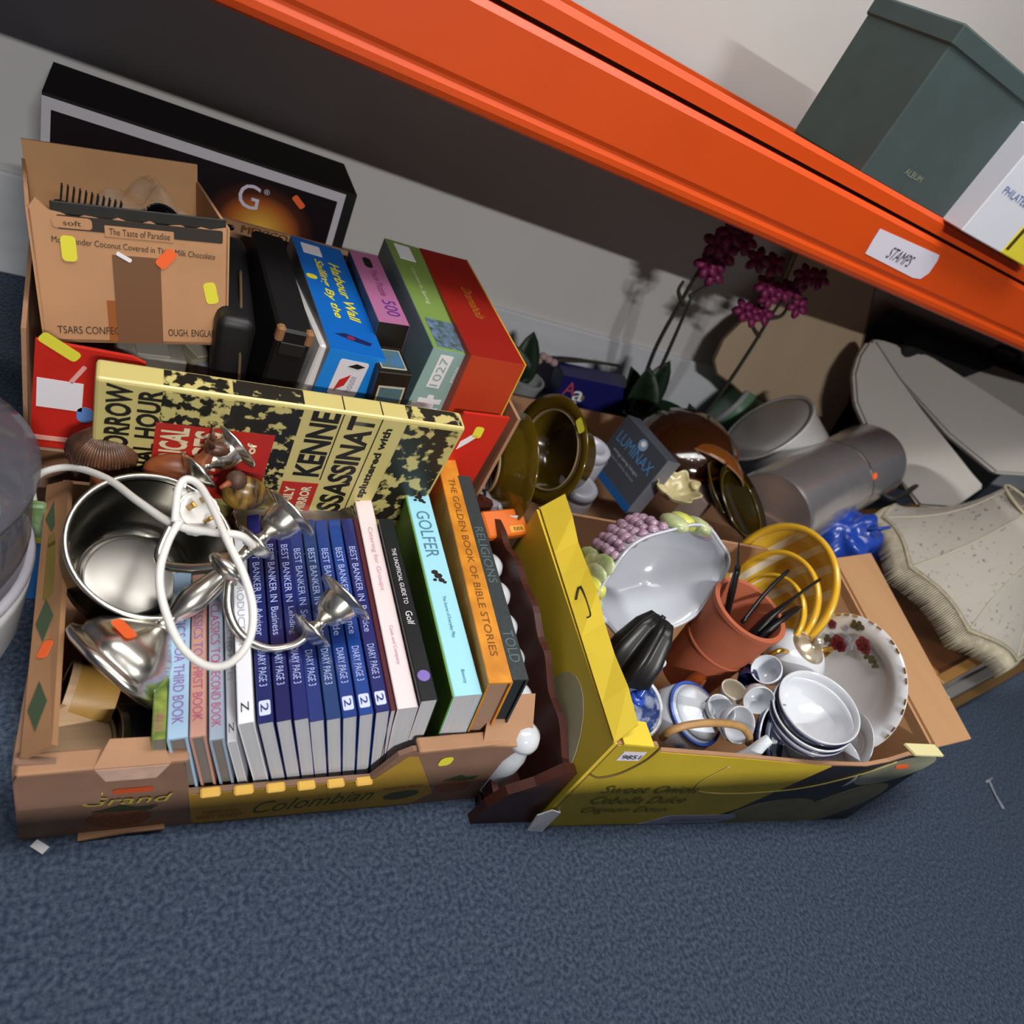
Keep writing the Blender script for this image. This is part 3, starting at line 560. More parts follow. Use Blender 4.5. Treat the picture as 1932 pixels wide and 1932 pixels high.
Lk.new(tc.outputs['Object'], mp.inputs[0]); Lk.new(mp.outputs[0], gr.inputs[0]); Lk.new(gr.outputs[0], rp_.inputs[0]); Lk.new(rp_.outputs[0], N['Principled BSDF'].inputs['Base Color'])
e = rp_.color_ramp.elements; e[0].color = lin('#160c12'); e[1].color = lin('#e8b84a'); e.new(.45).color = lin('#a85a26'); e.new(.25).color = lin('#4a2418')
b = new(); box(b, (xx - .26, fy - .0008, zt_ - .155), (.455, .001, .265)); part('sunset_print', b, SUN, k)
text(k, 'G', (xx - .185, fy - .0014, zt_ - .062), X1, Z1, .036, .045, mat('lilac_white_ink', '#d2cce0', .5)); text(k, '®', (xx - .157, fy - .0014, zt_ - .045), X1, Z1, .010, .010, mat('lilac_white_ink', '#d2cce0'))
patch(k, (xx - .10, fy - .0014, zt_ - .045), (.75, 0, -.6), (.6, 0, .75), .026, .012, STO)

# ================================================================== left edge
k = thing('slow_cooker', 'white kitchen cooker with a smoky clear domed lid beside the pineapple carton', 'cooker', (-.232, .66, 0))
b = new(); lathe(b, [(0, .004), (.13, .004), (.148, .012), (.162, .06), (.17, .13), (.172, .148), (.166, .152), (.158, .146), (.15, .05), (.0, .03)], 56); part('base', b, mat('white_appliance_plastic', '#d3d3d8', .3), k, True)
b = new(); lathe(b, [(.160, .150), (.171, .152), (.174, .160), (.171, .168), (.160, .166)], 56, close=True); part('rim', b, mat('grey_rim_plastic', '#a8a7b2', .3), k, True)
SMK = mat('smoked_plastic', '#5c5c66', .08, alpha=.6)
b = new(); lathe(b, [(.165, .168), (.169, .20), (.170, .26), (.166, .29), (.160, .29), (.160, .17)], 56, close=True); part('steam_basket', b, SMK, k, True)
b = new(); lathe(b, [(.168, .286), (.176, .290), (.176, .297), (.165, .302), (.13, .325), (.07, .345), (.02, .35), (0, .351)], 56); part('lid', b, SMK, k, True)
b = new(); tube(b, [(-.03, 0, .349), (-.02, 0, .372), (.02, 0, .372), (.03, 0, .349)], .007, 10); part('lid_handle', b, BLACK, k, True)
k = thing('seed_packet', 'blue and green packet wedged between cooker and pineapple carton', 'packet', (-.078, .735, 0))
b = new(); box(b, (0, 0, .09), (.045, .012, .18), .003); part('body', b, mat('blue_packet_print', '#2f6fb4', .35), k)
b = new(); box(b, (0, -.0004, .15), (.0455, .0122, .062), .003); part('upper_print', b, mat('green_packet_print', '#4f7a34', .35, col2='#9aa890', scale=40), k)
b = new(); box(b, (0, -.0005, .12), (.0457, .0124, .010)); part('yellow_band', b, mat('olive_yellow_print', '#b6b44a', .4), k)
text(k, '00', (.002, -.0061, .095), X1, Z1, .022, .016, WHITE)

# ================================================================== things lying on the books in the pineapple carton
def disc(u, v, z, a, ratio, phi, x=None):
    """frame of a round thing: centre of its rim seen at (u,v), height z, a = half width of the rim in pixels"""
    c = Z(u, v, z); return frame(c, nrm(u, v, ratio, phi), x), a * mpp(c)
# steel bowl
k = thing('steel_mixing_bowl', 'deep stainless steel bowl lying tilted on the books', 'bowl', frame((.060, .618, .243), (.17, -.33, .93)))
R = .0885
b = new(); lathe(b, [(R, 0), (R * 1.035, .001), (R * 1.03, -.004), (R * .99, -.008), (R * .97, -.05), (R * .86, -.095), (R * .66, -.113), (R * .64, -.112), (0, -.112), (0, -.110), (R * .62, -.110), (R * .83, -.093), (R * .945, -.05), (R * .965, -.006)], 64, close=False); part('bowl_body', b, mat('bowl_steel', '#77756f', .2, 1.0, var=.1, scale=30), k, True)
b = new(); lathe(b, [(R * .66, -.1095), (R * .63, -.104), (R * .55, -.103), (R * .2, -.1025), (0, -.1025)], 64); part('bowl_floor', b, mat('bowl_floor_steel', '#7a7874', .27, 1.0), k, True)
b = new(); lathe(b, [(R * .965, -.003), (R * 1.0, .0025), (R * 1.04, .001), (R * 1.04, -.003)], 64, close=True); part('rolled_rim', b, mat('pale_rim_steel', '#dedcd4', .3, 1.0), k, True)
# candelabra
A = Z(208, 1268, .165); B = Z(556, 962, .300); C1 = Z(440, 838, .305); C2 = Z(652, 1128, .262)
axis = (B - A); LL = axis.length; Mx = frame(A, axis, C2 - C1)
k = thing('silver_candelabrum', 'three-light silver candelabrum lying across the books and the steel bowl', 'candelabrum', Mx)
b = new(); lathe(b, [(0, .0), (.058, .0), (.066, .004), (.067, .010), (.060, .013), (.057, .017), (.0585, .022), (.053, .034), (.041, .047), (.025, .058), (.014, .068), (.0, .069)], 56, fn=lambda a, rr, z: (rr * (1 + (.02 if rr > .04 else 0) * math.cos(8 * a)), z)); part('foot', b, SILVER, k, True)
z1 = LL - .072
b = new(); lathe(b, [(0, .06), (.012, .066), (.013, .07), (.007, .078), (.010, .086), (.015, .10), (.0165, .112), (.013, .13), (.010, .15), (.011, .155), (.011, .165), (.009, .17), (.006, .18), (.0065, z1 - .008), (.008, z1), (0, z1)], 32); part('stem', b, SILVER, k, True)
b = new(); lathe(b, [(0, .148), (.014, .150), (.026, .156), (.028, .162), (.020, .168), (.012, .176), (0, .18)], 32); part('boss', b, SILVER, k, True)
CUP = [(x * 1.28, z * 1.28) for x, z in [(0, 0), (.009, .002), (.0205, .009), (.0225, .0115), (.019, .0125), (.009, .0135), (.0055, .018), (.0055, .023), (.013, .028), (.017, .036), (.0185, .047), (.0185, .0485), (.030, .0515), (.0305, .0535), (.029, .0545), (.014, .053), (.0125, .04), (0, .038)]]
def cup(zl, x, tilt=0):
    b = new(); lathe(b, CUP, 36)
    bmesh.ops.transform(b, matrix=Matrix.Translation((x, 0, zl)) @ Euler((0, tilt, 0)).to_matrix().to_4x4(), verts=b.verts)
    return part('candle_cup', b, SILVER, k, True)
iv = Mx.inverted(); c1 = iv @ C1; c2 = iv @ C2
cup(z1 - .002, 0)
for c_ in (c1, c2):
    zl = c_.z - .068
    b = new(); lathe(b, CUP, 36); bmesh.ops.translate(b, verts=b.verts, vec=(c_.x, c_.y, zl)); part('candle_cup', b, SILVER, k, True)
    b = new(); s = 1 if c_.x > 0 else -1
    tube(b, [(s * .006, 0, .160), (c_.x * .28, c_.y * .2, .130), (c_.x * .55, c_.y * .5, .118), (c_.x * .82, c_.y * .8, zl - .035), (c_.x * .97, c_.y, zl - .012), (c_.x, c_.y, zl + .004)], [.0062, .0058, .005, .0045, .005], 12); part('arm', b, SILVER, k, True)
cst = iv @ Z(216, 1210, .215); sa = math.atan2(cst.y, cst.x); ns = Vector((math.cos(sa) * .66, math.sin(sa) * .66, .75)).normalized(); tx = Vector((-math.sin(sa), math.cos(sa), 0))
patch(k, (.0475 * math.cos(sa), .0475 * math.sin(sa), .0415), tx, ns.cross(tx), .030, .014, STO, off=.0015)
# cable with plug
k = thing('cable_with_plug', 'white mains cable looped over the bowl and candelabrum, ending in a plug', 'cable', Z(365, 965, .33))
b = new()
tube(b, [Z(84, 985, .13), Z(66, 955, .165), Z(62, 915, .20), Z(84, 890, .225), Z(140, 882, .245), Z(205, 905, .275), Z(262, 947, .305), Z(330, 990, .325), Z(400, 1004, .335), Z(452, 1010, .335), Z(478, 1030, .315)], .0043, 12, 8); part('cable', b, CORD, k, True, world=True)
b = new()
tube(b, [Z(330, 985, .335), Z(336, 925, .352), Z(352, 904, .358), Z(378, 918, .358), Z(404, 965, .36), Z(430, 1022, .36), Z(460, 1085, .35), Z(477, 1150, .335), Z(469, 1210, .315), Z(432, 1252, .295), Z(385, 1254, .285), Z(338, 1213, .285), Z(307, 1135, .295), Z(302, 1075, .31), Z(318, 1020, .325), Z(338, 985, .335)], .0041, 12, 8); part('cable_loop', b, CORD, k, True, world=True)
pcn = Z(376, 963, .335); px_ = (Z(408, 990, .335) - Z(345, 935, .335)).normalized(); pn = nrm(376, 963, .92, -30)
Mp = frame(pcn, pn, px_)
b = new(); pl = [(.026 * math.cos(t) * (1.0 if math.cos(t) > 0 else .85), .023 * math.sin(t)) for t in [i * math.pi / 9 for i in range(18)]]
prism(b, [(x, y, -.022) for x, y in pl], (0, 0, .022)); bmesh.ops.bevel(b, geom=[e for e in b.edges], offset=.003, segments=2, affect='EDGES'); bmesh.ops.transform(b, matrix=Mp, verts=b.verts)
plug = part('plug_body', b, CORD, k, False, world=True)
for x, y, sx, sy in ((-.008, -.008, .0065, .0045), (-.008, .009, .0065, .0045), (.013, 0, .0045, .0075)):
    b = new(); box(b, (x, y, .008), (sx, sy, .018), .0008); bmesh.ops.transform(b, matrix=Mp, verts=b.verts); part('brass_pin', b, mat('brass', '#a8843c', .3, .9), plug, world=True)
b = new(); tube(b, [Mp @ Vector((-.02, 0, -.012)), Mp @ Vector((-.034, 0, -.012))], [.007, .0055], 12, 2); part('cable_guard', b, CORD, plug, True, world=True)
# oval silver tray standing behind the blue textbooks
Mt, rt = disc(556, 1006, .180, 114, .80, -75)
Mt = Matrix.Translation((0.004, .022, .012)) @ Mt
k = thing('silver_tray', 'tarnished silver tray with a scalloped rim standing behind the blue textbooks', 'tray', Mt)
b = new(); lathe(b, [(0, -.010), (rt * .78, -.010), (rt * .84, -.004), (rt * .95, 0), (rt, .003), (rt * 1.01, .001), (rt * .95, -.003), (rt * .84, -.007), (rt * .78, -.013), (0, -.013)], 72, fn=lambda a, rr, z: (rr * (1 + (.018 if rr > rt * .9 else 0) * math.cos(22 * a)), z), sy=.8); part('tray_body', b, mat('tarnished_silver', '#8d8781', .3, 1.0, var=.25, scale=30), k, True)
b = new(); lathe(b, [(rt * .97, .002), (rt * 1.0, .006), (rt * 1.02, .002)], 72, fn=lambda a, rr, z: (rr * (1 + .018 * math.cos(22 * a)), z + .001 * math.cos(44 * a)), sy=.8, close=True); part('beaded_rim', b, SILVER, k, True)
# carved wooden figures
WD = mat('carved_brown_wood', '#6b3d22', .4, col2='#3a2216', scale=30, stretch=(1, 1, .2)); WD2 = mat('reddish_wood', '#8a4a28', .38, var=.2, scale=25)
c = Z(195, 856, .255); q = mpp(c)
k = thing('hedgehog_figure', 'carved brown wooden hedgehog with ridged back in front of the newspaper book', 'figurine', c + Vector((0, 0, -.03)))
b = new(); ball(b, (0, 0, .03), 60 * q, (1, .8, .85), 3)
for v in b.verts:
    a = math.atan2(v.co.z - .03, v.co.x); v.co += (v.co - Vector((0, 0, .03))).normalized() * .0022 * math.cos(26 * a + 3 * math.sin(v.co.y * 60))
part('body', b, WD, k, True)
b = new(); rr = 61 * q
for i in range(34):
    a = math.pi * (i - .5) / 33 + math.pi
    pts_ = []
    for j in range(6):
        t_ = math.radians(12 + j * 15 + 4 * math.sin(i * 2.1)); pts_.append((rr * math.sin(t_) * math.cos(a), rr * .8 * math.sin(t_) * math.sin(a), .03 + rr * .86 * math.cos(t_)))
    tube(b, pts_, [.001, .0028, .0026, .001], 5, 2)
part('quills', b, mat('dark_wood_quills', '#6a4630', .35, col2='#3c2a22', scale=60), k, True)
b = new(); ball(b, (.0, -58 * q * .68, .012), .012, (1, 1.1, .8)); part('snout', b, WD2, k, True)
c = Z(335, 882, .265)
k = thing('deer_figure', 'reddish carved wooden animal with upright ears behind the steel bowl', 'figurine', c + Vector((0, 0, -.04)))
b = new(); ball(b, (0, 0, .032), .031, (1.25, .75, .8), 3); part('body', b, WD2, k, True)
b = new(); tube(b, [(.02, -.004, .045), (.03, -.006, .065), (.034, -.008, .082)], [.014, .010, .008], 10); part('neck', b, WD2, k, True)
b = new(); ball(b, (.038, -.012, .088), .012, (1.4, .9, .8)); part('head', b, WD, k, True)
for s in (-1, 1):
    b = new(); tube(b, [(.032, -.012 + s * .006, .094), (.027 + .004 * s, -.012 + s * .012, .112)], [.004, .0012], 6, 2); part('ear', b, WD, k, True)
c = Z(462, 925, .265)
k = thing('duck_figure', 'striped brown and gold carved duck beside the silver cups', 'figurine', c + Vector((0, 0, -.035)))
b = new(); ball(b, (0, 0, .03), .026, (1.1, .8, .95), 3); part('body', b, mat('striped_gold_wood', '#93712e', .3, col2='#33241a', scale=22, stretch=(3, .4, 1), sharp=(.42, .58)), k, True)
b = new(); ball(b, (-.014, -.006, .056), .013); part('head', b, mat('dark_wood_spines', '#4a3024'), k, True)
b = new(); tube(b, [(-.022, -.012, .056), (-.034, -.02, .053)], [.005, .002], 8, 2); part('bill', b, WD2, k, True)
# round tins in the near corner
def tin(name, label, c, n, rad, h, side, top, rim, cat='tin'):
    k = thing(name, label, cat, frame(Vector(c) - Vector(n).normalized() * h, n))
    b = new(); lathe(b, [(0, 0), (rad * .96, 0), (rad * .97, .002), (rad * .97, h - .004), (0, h - .004)], 44); part('body', b, side, k, True, auto=40)
    b = new(); lathe(b, [(0, h - .003), (rad * .92, h - .003), (rad * .92, h)], 44); part('lid_top', b, top, k, True, auto=40)
    b = new(); lathe(b, [(rad * .92, h - .008), (rad, h - .007), (rad, h + .001), (rad * .92, h + .001)], 44, close=True); part('lid_rim', b, rim, k, True, auto=40)
    return k
BAM = mat('pale_bamboo', '#a98a68', .5, var=.12, scale=30, stretch=(.3, 6, 1)); BAM2 = mat('honey_bamboo', '#a07a3a', .45, var=.15, scale=20)
tin('round_wooden_box', 'round pale wooden box with plain lid in the corner of the pineapple carton', Z(140, 1398, .115), (.30, -.45, .84), .041, .06, BAM2, BAM, mat('tan_rim', '#8c7049', .5), 'box')
tin('wooden_drum_box', 'honey coloured wooden drum lying on its side behind the round box', Z(118, 1308, .115), (-.9, .1, .2), .036, .05, BAM2, mat('dark_lid', '#4a3630', .5), BAM, 'box')
tin('black_canister', 'short black canister with a silver rim beside the round wooden box', Z(205, 1385, .10), (-.8, -.2, .3), .034, .06, mat('dark_grey_gloss', '#26272b', .25), mat('dark_grey_gloss', '#26272b'), STEEL, 'canister')
k = thing('tangled_necklace', 'dark tangled necklace of beads under the candelabrum foot', 'necklace', Z(165, 1300, .10))
for i in range(26):
    a = i * .9; p = Z(160 + 26 * math.cos(a) + 1.2 * i, 1285 + 42 * math.sin(a * .63), .112 + .008 * math.sin(i)); b = new(); ball(b, p, .0065, sub=1); part('bead', b, mat('dark_bead', '#23222a', .2), k, True, world=True)

# ================================================================== spice rack between the two cartons
k = thing('spice_rack', 'dark mahogany spice rack with a scalloped edge standing between the cartons', 'rack', (.565, .5, 0))
JP = [(998, 1376, .165), (984, 1300, .165), (970, 1228, .19), (957, 1168, .19), (944, 1108, .195), (930, 1054, .195)]
js = [Z(*q) for q in JP]
tk = [(.335, .128), (.36, .138), (.40, .160), (.446, .163), (.49, .186), (.523, .188), (.57, .204), (.615, .202), (.66, .208), (.70, .198), (.731, .203), (.78, .20)]
b = new(); prism(b, [(.594, .335, 0), (.594, .78, 0)] + [(.594, p.x, p.y) for p in smooth_path([(y_, z_, 0) for y_, z_ in tk], 4)[::-1]], (-.012, 0, 0)); part('back_board', b, MAHOG, k, world=True)
b = new(); prism(b, [(.490, .338, .0), (.592, .326, .0), (.598, .328, .14), (.575, .33, .148), (.545, .333, .108), (.512, .336, .085), (.495, .337, .05)], (0, .014, 0)); part('end_board', b, MAHOG, k, world=True)
b = new(); prism(b, [(.53, .80, .0), (.594, .80, .0), (.594, .80, .20), (.57, .80, .21), (.55, .80, .17), (.535, .80, .09)], (0, .012, 0)); part('end_board', b, MAHOG, k, world=True)
b = new(); prism(b, [(.505, .345, .006), (.582, .345, .006), (.590, .80, .006), (.54, .80, .006)], (0, 0, .012)); part('shelf', b, MAHOG, k, world=True)
b = new(); prism(b, [(.505, .345, .03), (.515, .345, .03), (.55, .80, .03), (.54, .80, .03)], (0, 0, .03)); part('rail', b, MAHOG, k, world=True)
for i, p in enumerate(js):
    j = thing('spice_jar', 'white ceramic spice jar with a domed lid, %s from the front of the mahogany rack' % ('first second third fourth fifth sixth'.split()[i]), 'jar', Matrix.Translation((p.x, p.y, .019)), 'spice jars in the mahogany rack')
    h = p.z - .019 - .028; rr = .0245
    b = new(); lathe(b, [(0, 0), (.021, 0), (.0235, .006), (.0235, h - .03), (.019, h - .012), (.017, h - .006), (.019, h), (0, h)], 28); part('jar_body', b, CHINA, j, True)
    b = new(); lathe(b, [(.019, h), (rr, h + .003), (rr, h + .010), (rr * .85, h + .020), (rr * .5, h + .027), (0, h + .029)], 28); part('lid', b, CHINA, j, True)
# wrapped white thing at the foot
k = thing('paper_scrap', 'folded white card standing at the corner of the onion carton', 'card', (.578, .315, 0))
b = new(); prism(b, [(0, 0, 0), (.022, -.005, 0), (.024, -.004, .058), (.012, .0, .06), (-.002, .004, .04)], (0, .002, 0)); part('folded_sheet', b, WHITE, k)
b = new(); prism(b, [(.022, -.005, 0), (.03, .012, 0), (.03, .012, .05), (.024, -.004, .058)], (.0015, 0, 0)); part('folded_sheet', b, WHITE, k)

# ================================================================== onion carton
FL, FR_, BL, BR = Vector((.597, .319, 0)), Vector((1.262, .236, 0)), Vector((.655, .765, 0)), Vector((1.345, .700, 0)); OH = Vector((0, 0, .236))
oc = thing('onion_carton', 'yellow and black onion carton with open flaps, full of crockery', 'carton', (.95, .5, 0))
OX = (FR_ - FL).normalized(); W_ = (FR_ - FL).length
def of(x, z): return FL + OX * (x * W_) + Vector((0, 0, z))
ON = OX.cross(Z1)
def oprism(pts, off, th, m, name):
    b = new(); prism(b, [of(x, z) + ON * (-off if ON.y > 0 else off) for x, z in pts], ON * (th if ON.y > 0 else -th)); return part(name, b, m, ocf, world=True)
rimz = [(0, .236), (.10, .236), (.12, .222), (.35, .212), (.60, .198), (.78, .196), (.84, .212), (.88, .234), (1.0, .236)]
CARDG = mat('grey_brown_card_edge', '#8a7a5c', .8)
b = new(); prism(b, [of(0, 0), of(1, 0)] + [of(x, z) for x, z in reversed(rimz)], (0, .006, 0)); ocf = part('front_panel', b, CARD, oc, world=True)
oprism([(.002, .002), (.44, .002), (.53, .05), (.66, .193), (.60, .196), (.35, .210), (.12, .220), (.10, .234), (.002, .234)], .0012, .001, YELD, 'yellow_print')
DKP = mat('dark_photo_print', '#17161b', .45, var=.2, scale=20)
oprism([(.44, .002), (.998, .002), (.998, .234), (.88, .232), (.84, .210), (.78, .194), (.66, .194), (.53, .05)], .0011, .001, DKP, 'dark_print')
ONI = mat('onion_photo', '#8a845a', .4, col2='#5c5234', scale=9); ONI2 = mat('pale_onion_photo', '#a3a58e', .4, col2='#70705a', scale=7)
oprism(ell(24, .14, .052, .66, .032, .1), .0018, .0008, ONI, 'onion_print'); oprism(ell(24, .13, .06, .86, .06, .5), .002, .0008, ONI, 'onion_print')
oprism(ell(24, .105, .042, .905, .185, .3), .0018, .0008, ONI2, 'onion_print'); oprism(ell(14, .025, .007, .905, .20), .003, .0008, STO, 'price_sticker')
oprism([(.27, .002), (.52, .002), (.56, .02), (.545, .03), (.34, .03)], .0022, .0008, mat('lilac_grey_print', '#8e90a6', .5), 'maker_panel')
OLV = mat('olive_ink', '#5a5a18', .6)
for s, z, x0, x1 in (('Sweet Onion', .118, .07, .33), ('Cebolla Dulce', .085, .07, .33), ('Oignon Doux', .052, .07, .315)):
    text(ocf, s, of((x0 + x1) / 2, z) + Vector((-.0003, -.0022, 0)), OX, Z1, (x1 - x0) * W_, .022, OLV, world=True, shear=.25)
text(ocf, 'will growers', of(.44, .016) + Vector((-.0004, -.0032, 0)), OX, Z1, .12, .010, mat('slate_blue_ink', '#4a5872', .6), world=True)
oprism([(.03, .198), (.085, .198), (.085, .220), (.03, .220)], .002, .0006, mat('white_label_paper', '#d5d2e2'), 'small_label'); text(ocf, '9851', of(.057, .209) + Vector((-.0003, -.0028, 0)), OX, Z1, .03, .010, BLACK, world=True)
# perforated handle lines
b = new(); tube(b, [of(x, z) + Vector((0, -.0022, 0)) for x, z in ((.34, .19), (.31, .14), (.33, .115), (.42, .105), (.55, .11), (.68, .13), (.80, .175), (.86, .215))], .0012, 5, 6); part('perforated_line', b, mat('pale_card_line', '#a99a58', .8), oc, True, world=True)
b = new(); tube(b, [of(x, z) + Vector((0, -.0022, 0)) for x, z in ((.002, .16), (.03, .152), (.07, .165), (.10, .20), (.105, .234))], .0016, 5, 6); part('hand_hole_edge', b, mat('dark_card_line', '#5d4a28', .8), oc, True, world=True)
b = new(); prism(b, [of(.012, .236) + Vector((0, -.002, 0)), of(.088, .232) + Vector((0, -.002, 0)), of(.09, .228) + Vector((0, .032, .008)), of(.015, .228) + Vector((0, .032, .012))], (0, 0, .004)); part('folded_tab', b, YEL, oc, world=True)
b = new(); prism(b, [of(.89, .236) + Vector((0, -.003, 0)), of(1.0, .236) + Vector((0, -.003, 0)), of(1.0, .232) + Vector((0, .018, .004)), of(.88, .232) + Vector((0, .018, .004))], (0, 0, .004)); part('folded_tab', b, mat('pale_yellow_tab', '#d6cf9a', .6), oc, world=True)
# left wall and its long flap
OLH = Vector((0, 0, .240)); lt0 = FL + OH; lt1 = Z(1018, 962, .242)
b = new(); slab(b, [FL, FL + OH, lt1, Vector((BL.x, BL.y, 0))], .006); part('side_panel', b, YEL, oc, world=True)
b = new(); ln = (lt1 - FL); nl = Vector((-ln.y, ln.x, 0)).normalized()
yv = (Vector((BL.x, BL.y, 0)) - FL); 
def ol(t, z): return FL + yv * t + Vector((0, 0, z)) + nl * .0075
gl = [ol(t, z) for t, z in ell(22, .16, .095, .19, .11, .25)]
b = new(); prism(b, gl, nl * .0008); part('onion_print', b, mat('white_onion_photo', '#d3d1c4', .35, col2='#a39d66', scale=6), oc, world=True)
b = new(); prism(b, [ol(t, z) + nl * .001 for t, z in ((.12, .10), (.15, .095), (.16, .14), (.13, .145))], nl * .0008); part('price_sticker', b, STO, oc, world=True)
e0, e1 = Z(1205, 1368, .262), Z(1066, 936, .275)
k0, k1 = Z(1160, 1402, .238), Z(1020, 960, .244)
b = new(); N_ = 8; bmv = []
fl_pts = [k0.lerp(k1, i / N_) for i in range(N_ + 1)], [e0.lerp(e1, i / N_) + Vector((0, 0, .004 * math.sin(i * 1.9))) for i in range(N_ + 1)]
up = (e0 - k0).cross(k1 - k0).normalized() * .004
for i in range(N_): prism(b, [fl_pts[0][i], fl_pts[0][i + 1], fl_pts[1][i + 1], fl_pts[1][i]], up)
bmesh.ops.remove_doubles(b, verts=b.verts, dist=.0002); part('long_flap', b, YEL, oc, world=True)['label'] = 'creased yellow top flap'
b = new(); tube(b, [k0.lerp(k1, .52).lerp(e0.lerp(e1, .52), .15) + Z1 * .005, k0.lerp(k1, .56).lerp(e0.lerp(e1, .56), .45) + Z1 * .005, k0.lerp(k1, .44).lerp(e0.lerp(e1, .44), .5) + Z1 * .005, k0.lerp(k1, .43).lerp(e0.lerp(e1, .43), .32) + Z1 * .005], .0022, 6, 4); part('hand_hole_slit', b, mat('dark_slit', '#2f2a14', .9), oc, True, world=True)
# back and right walls, right flap
b = new(); slab(b, [BL, BR, BR + OH, BL + OH], .006); part('back_panel', b, CARD, oc, world=True)
rt0, rt1 = Z(1763, 1412, .236), Z(1572, 1056, .24)
b = new(); slab(b, [FR_, rt0, rt1, BR], .006); part('side_panel', b, CARDIN, oc, world=True)
f0, f1 = Z(1828, 1396, .222), Z(1640, 1046, .235)
b = new(); slab(b, [rt0, f0, f1, rt1], .005); part('side_flap', b, CARDIN, oc, world=True)
b = new(); prism(b, [p + Vector((0, 0, .001)) for p in (FL, FR_, BR, BL)], (0, 0, .006)); part('base_panel', b, CARDIN, oc, world=True)

# ================================================================== crockery in the onion carton
def dish(name, label, cat, M_, prof, m, n=48, parts=(), sx=1, sy=1, pname='body', group=None, fn=None):
    k = thing(name, label, cat, M_, group); b = new(); lathe(b, prof, n, sx=sx, sy=sy, fn=fn); part(pname, b, m, k, True, auto=50); return k
def bowlprof(R, h, t=.003, foot=.45, base=.0, flare=0.):
    """open bowl with its rim at z=0, body below"""
    o = [(0, -h), (R * foot, -h), (R * foot, -h * .93), (R * .72, -h * .75), (R * .90, -h * .4), (R * (.97 + flare), -h * .12), (R, 0)]
    i = [(R - t * .4, .0008), (R - t, 0), (R * (.97 + flare) - t, -h * .12), (R * .90 - t, -h * .4), (R * .70 - t, -h * .72), (R * .4, -h * .88), (0, -h * .9)]
    return o + i
# majolica planter with fruit in relief
Mm, Rm = disc(1248, 1098, .300, 138, .80, 48, x=None)
Mm, Rm = disc(1253, 1098, .290, 146, .68, 36)
up_im = (Z(1300, 965, .3) - Z(1195, 1215, .3)); Mm = frame(Mm.translation, Mm.col[2].to_3d(), up_im)
k = thing('fruit_planter', 'big white glazed planter with grapes and fruit in relief, lying on its side', 'planter', Mm)
MAJ = mat('majolica_white', '#bcc0c9', .14, coat=.3)
wav = lambda a, rr, z: (rr * (1 + .035 * math.cos(6 * a + .4) * min(1, rr / Rm)), z)
b = new(); lathe(b, bowlprof(Rm, .115, .005, .5, flare=.02), 72, fn=wav, sy=.76); part('planter_body', b, MAJ, k, True)
b = new(); lathe(b, [(Rm * .99, -.003), (Rm * 1.03, .0), (Rm * 1.03, .004), (Rm * .985, .004)], 72, fn=wav, sy=.76, close=True); part('rim', b, MAJ, k, True)
GRP = mat('purple_grape_glaze', '#8f7388', .2, col2='#b59aac', scale=50); LEAFG = mat('green_leaf_glaze', '#8fa26a', .25, col2='#c3c9a0', scale=40); LEM = mat('lemon_glaze', '#c9cc62', .25, var=.15, scale=30)
def outer(a, zz, r_): return Vector(((Rm * .98 + r_) * math.cos(a) * (1 - .25 * (zz / .115) ** 2), .76 * (Rm * .98 + r_) * math.sin(a) * (1 - .25 * (zz / .115) ** 2), -zz))
invm = Mm.inverted()
a_left = math.atan2(*( (lambda q: (q.y / .76, q.x))(invm @ Z(1150, 985, .30))))
for i in range(30):
    aa = a_left + .42 - (i % 6) * .155 + random.uniform(-.03, .03); zz = .012 + (i // 6) * .016
    b = new(); ball(b, outer(aa, zz, .0), .0105 + random.uniform(-.0015, .001), sub=2); part('grape', b, GRP, k, True)
for i, (da, zz) in enumerate(((.62, .02), (.72, .045), (.80, .025), (.70, .068), (.95, .06))):
    c_ = outer(a_left + da, zz, .003); b = new(); ball(b, (0, 0, 0), .03, (1, .62, .22), 2); bmesh.ops.transform(b, matrix=frame(c_, Vector((c_.x, c_.y, 0)), Vector((0, .3, 1))), verts=b.verts); part('leaf', b, LEAFG, k, True)
for da, zz, m_ in ((1.02, .022, LEM), (1.12, .05, LEM), (1.35, .03, LEAFG), (-.62, .02, LEAFG), (-.85, .03, LEM), (-1.05, .018, LEAFG), (-1.3, .03, GRP)):
    c_ = outer(a_left + da, zz, .0); b = new(); ball(b, (0, 0, 0), .027, (1.15, .8, .5), 2); bmesh.ops.transform(b, matrix=frame(c_, Vector((c_.x, c_.y, 0)), Vector((0, .3, 1))), verts=b.verts); part('fruit', b, m_, k, True)
# terracotta pot with utensils
tc_ = Vector((.937, .501, .300))
k = thing('terracotta_cooler', 'tall plain terracotta pot holding black utensils', 'pot', pose(tc_ - Vector((0, 0, .195)), (2, -2, 0)))
b = new(); lathe(b, [(0, 0), (.050, 0), (.053, .01), (.060, .12), (.063, .185), (.0665, .188), (.0665, .195), (.058, .195), (.0555, .18), (.045, .015), (0, .012)], 56); part('pot_body', b, TERRA, k, True, auto=45)
b = new(); lathe(b, [(.059, .10), (.0612, .102), (.0612, .106), (.0598, .108)], 56, close=True); part('moulded_band', b, TERRA, k, True)
BPL = mat('black_plastic', '#111113', .35)
def stick(name, label, pts, rad, flat=1., head=None, cat='utensil'):
    p0 = Vector(pts[0]); k = thing(name, label, cat, p0)
    b = new(); tube(b, [p - p0 for p in pts], rad, 10, 4, flat); part('shaft', b, BPL, k, True)
    if head: b = new(); tube(b, [Vector(p) - p0 for p in head[0]], head[1], 10, 4, head[2]); part('blade', b, BPL, k, True)
    return k
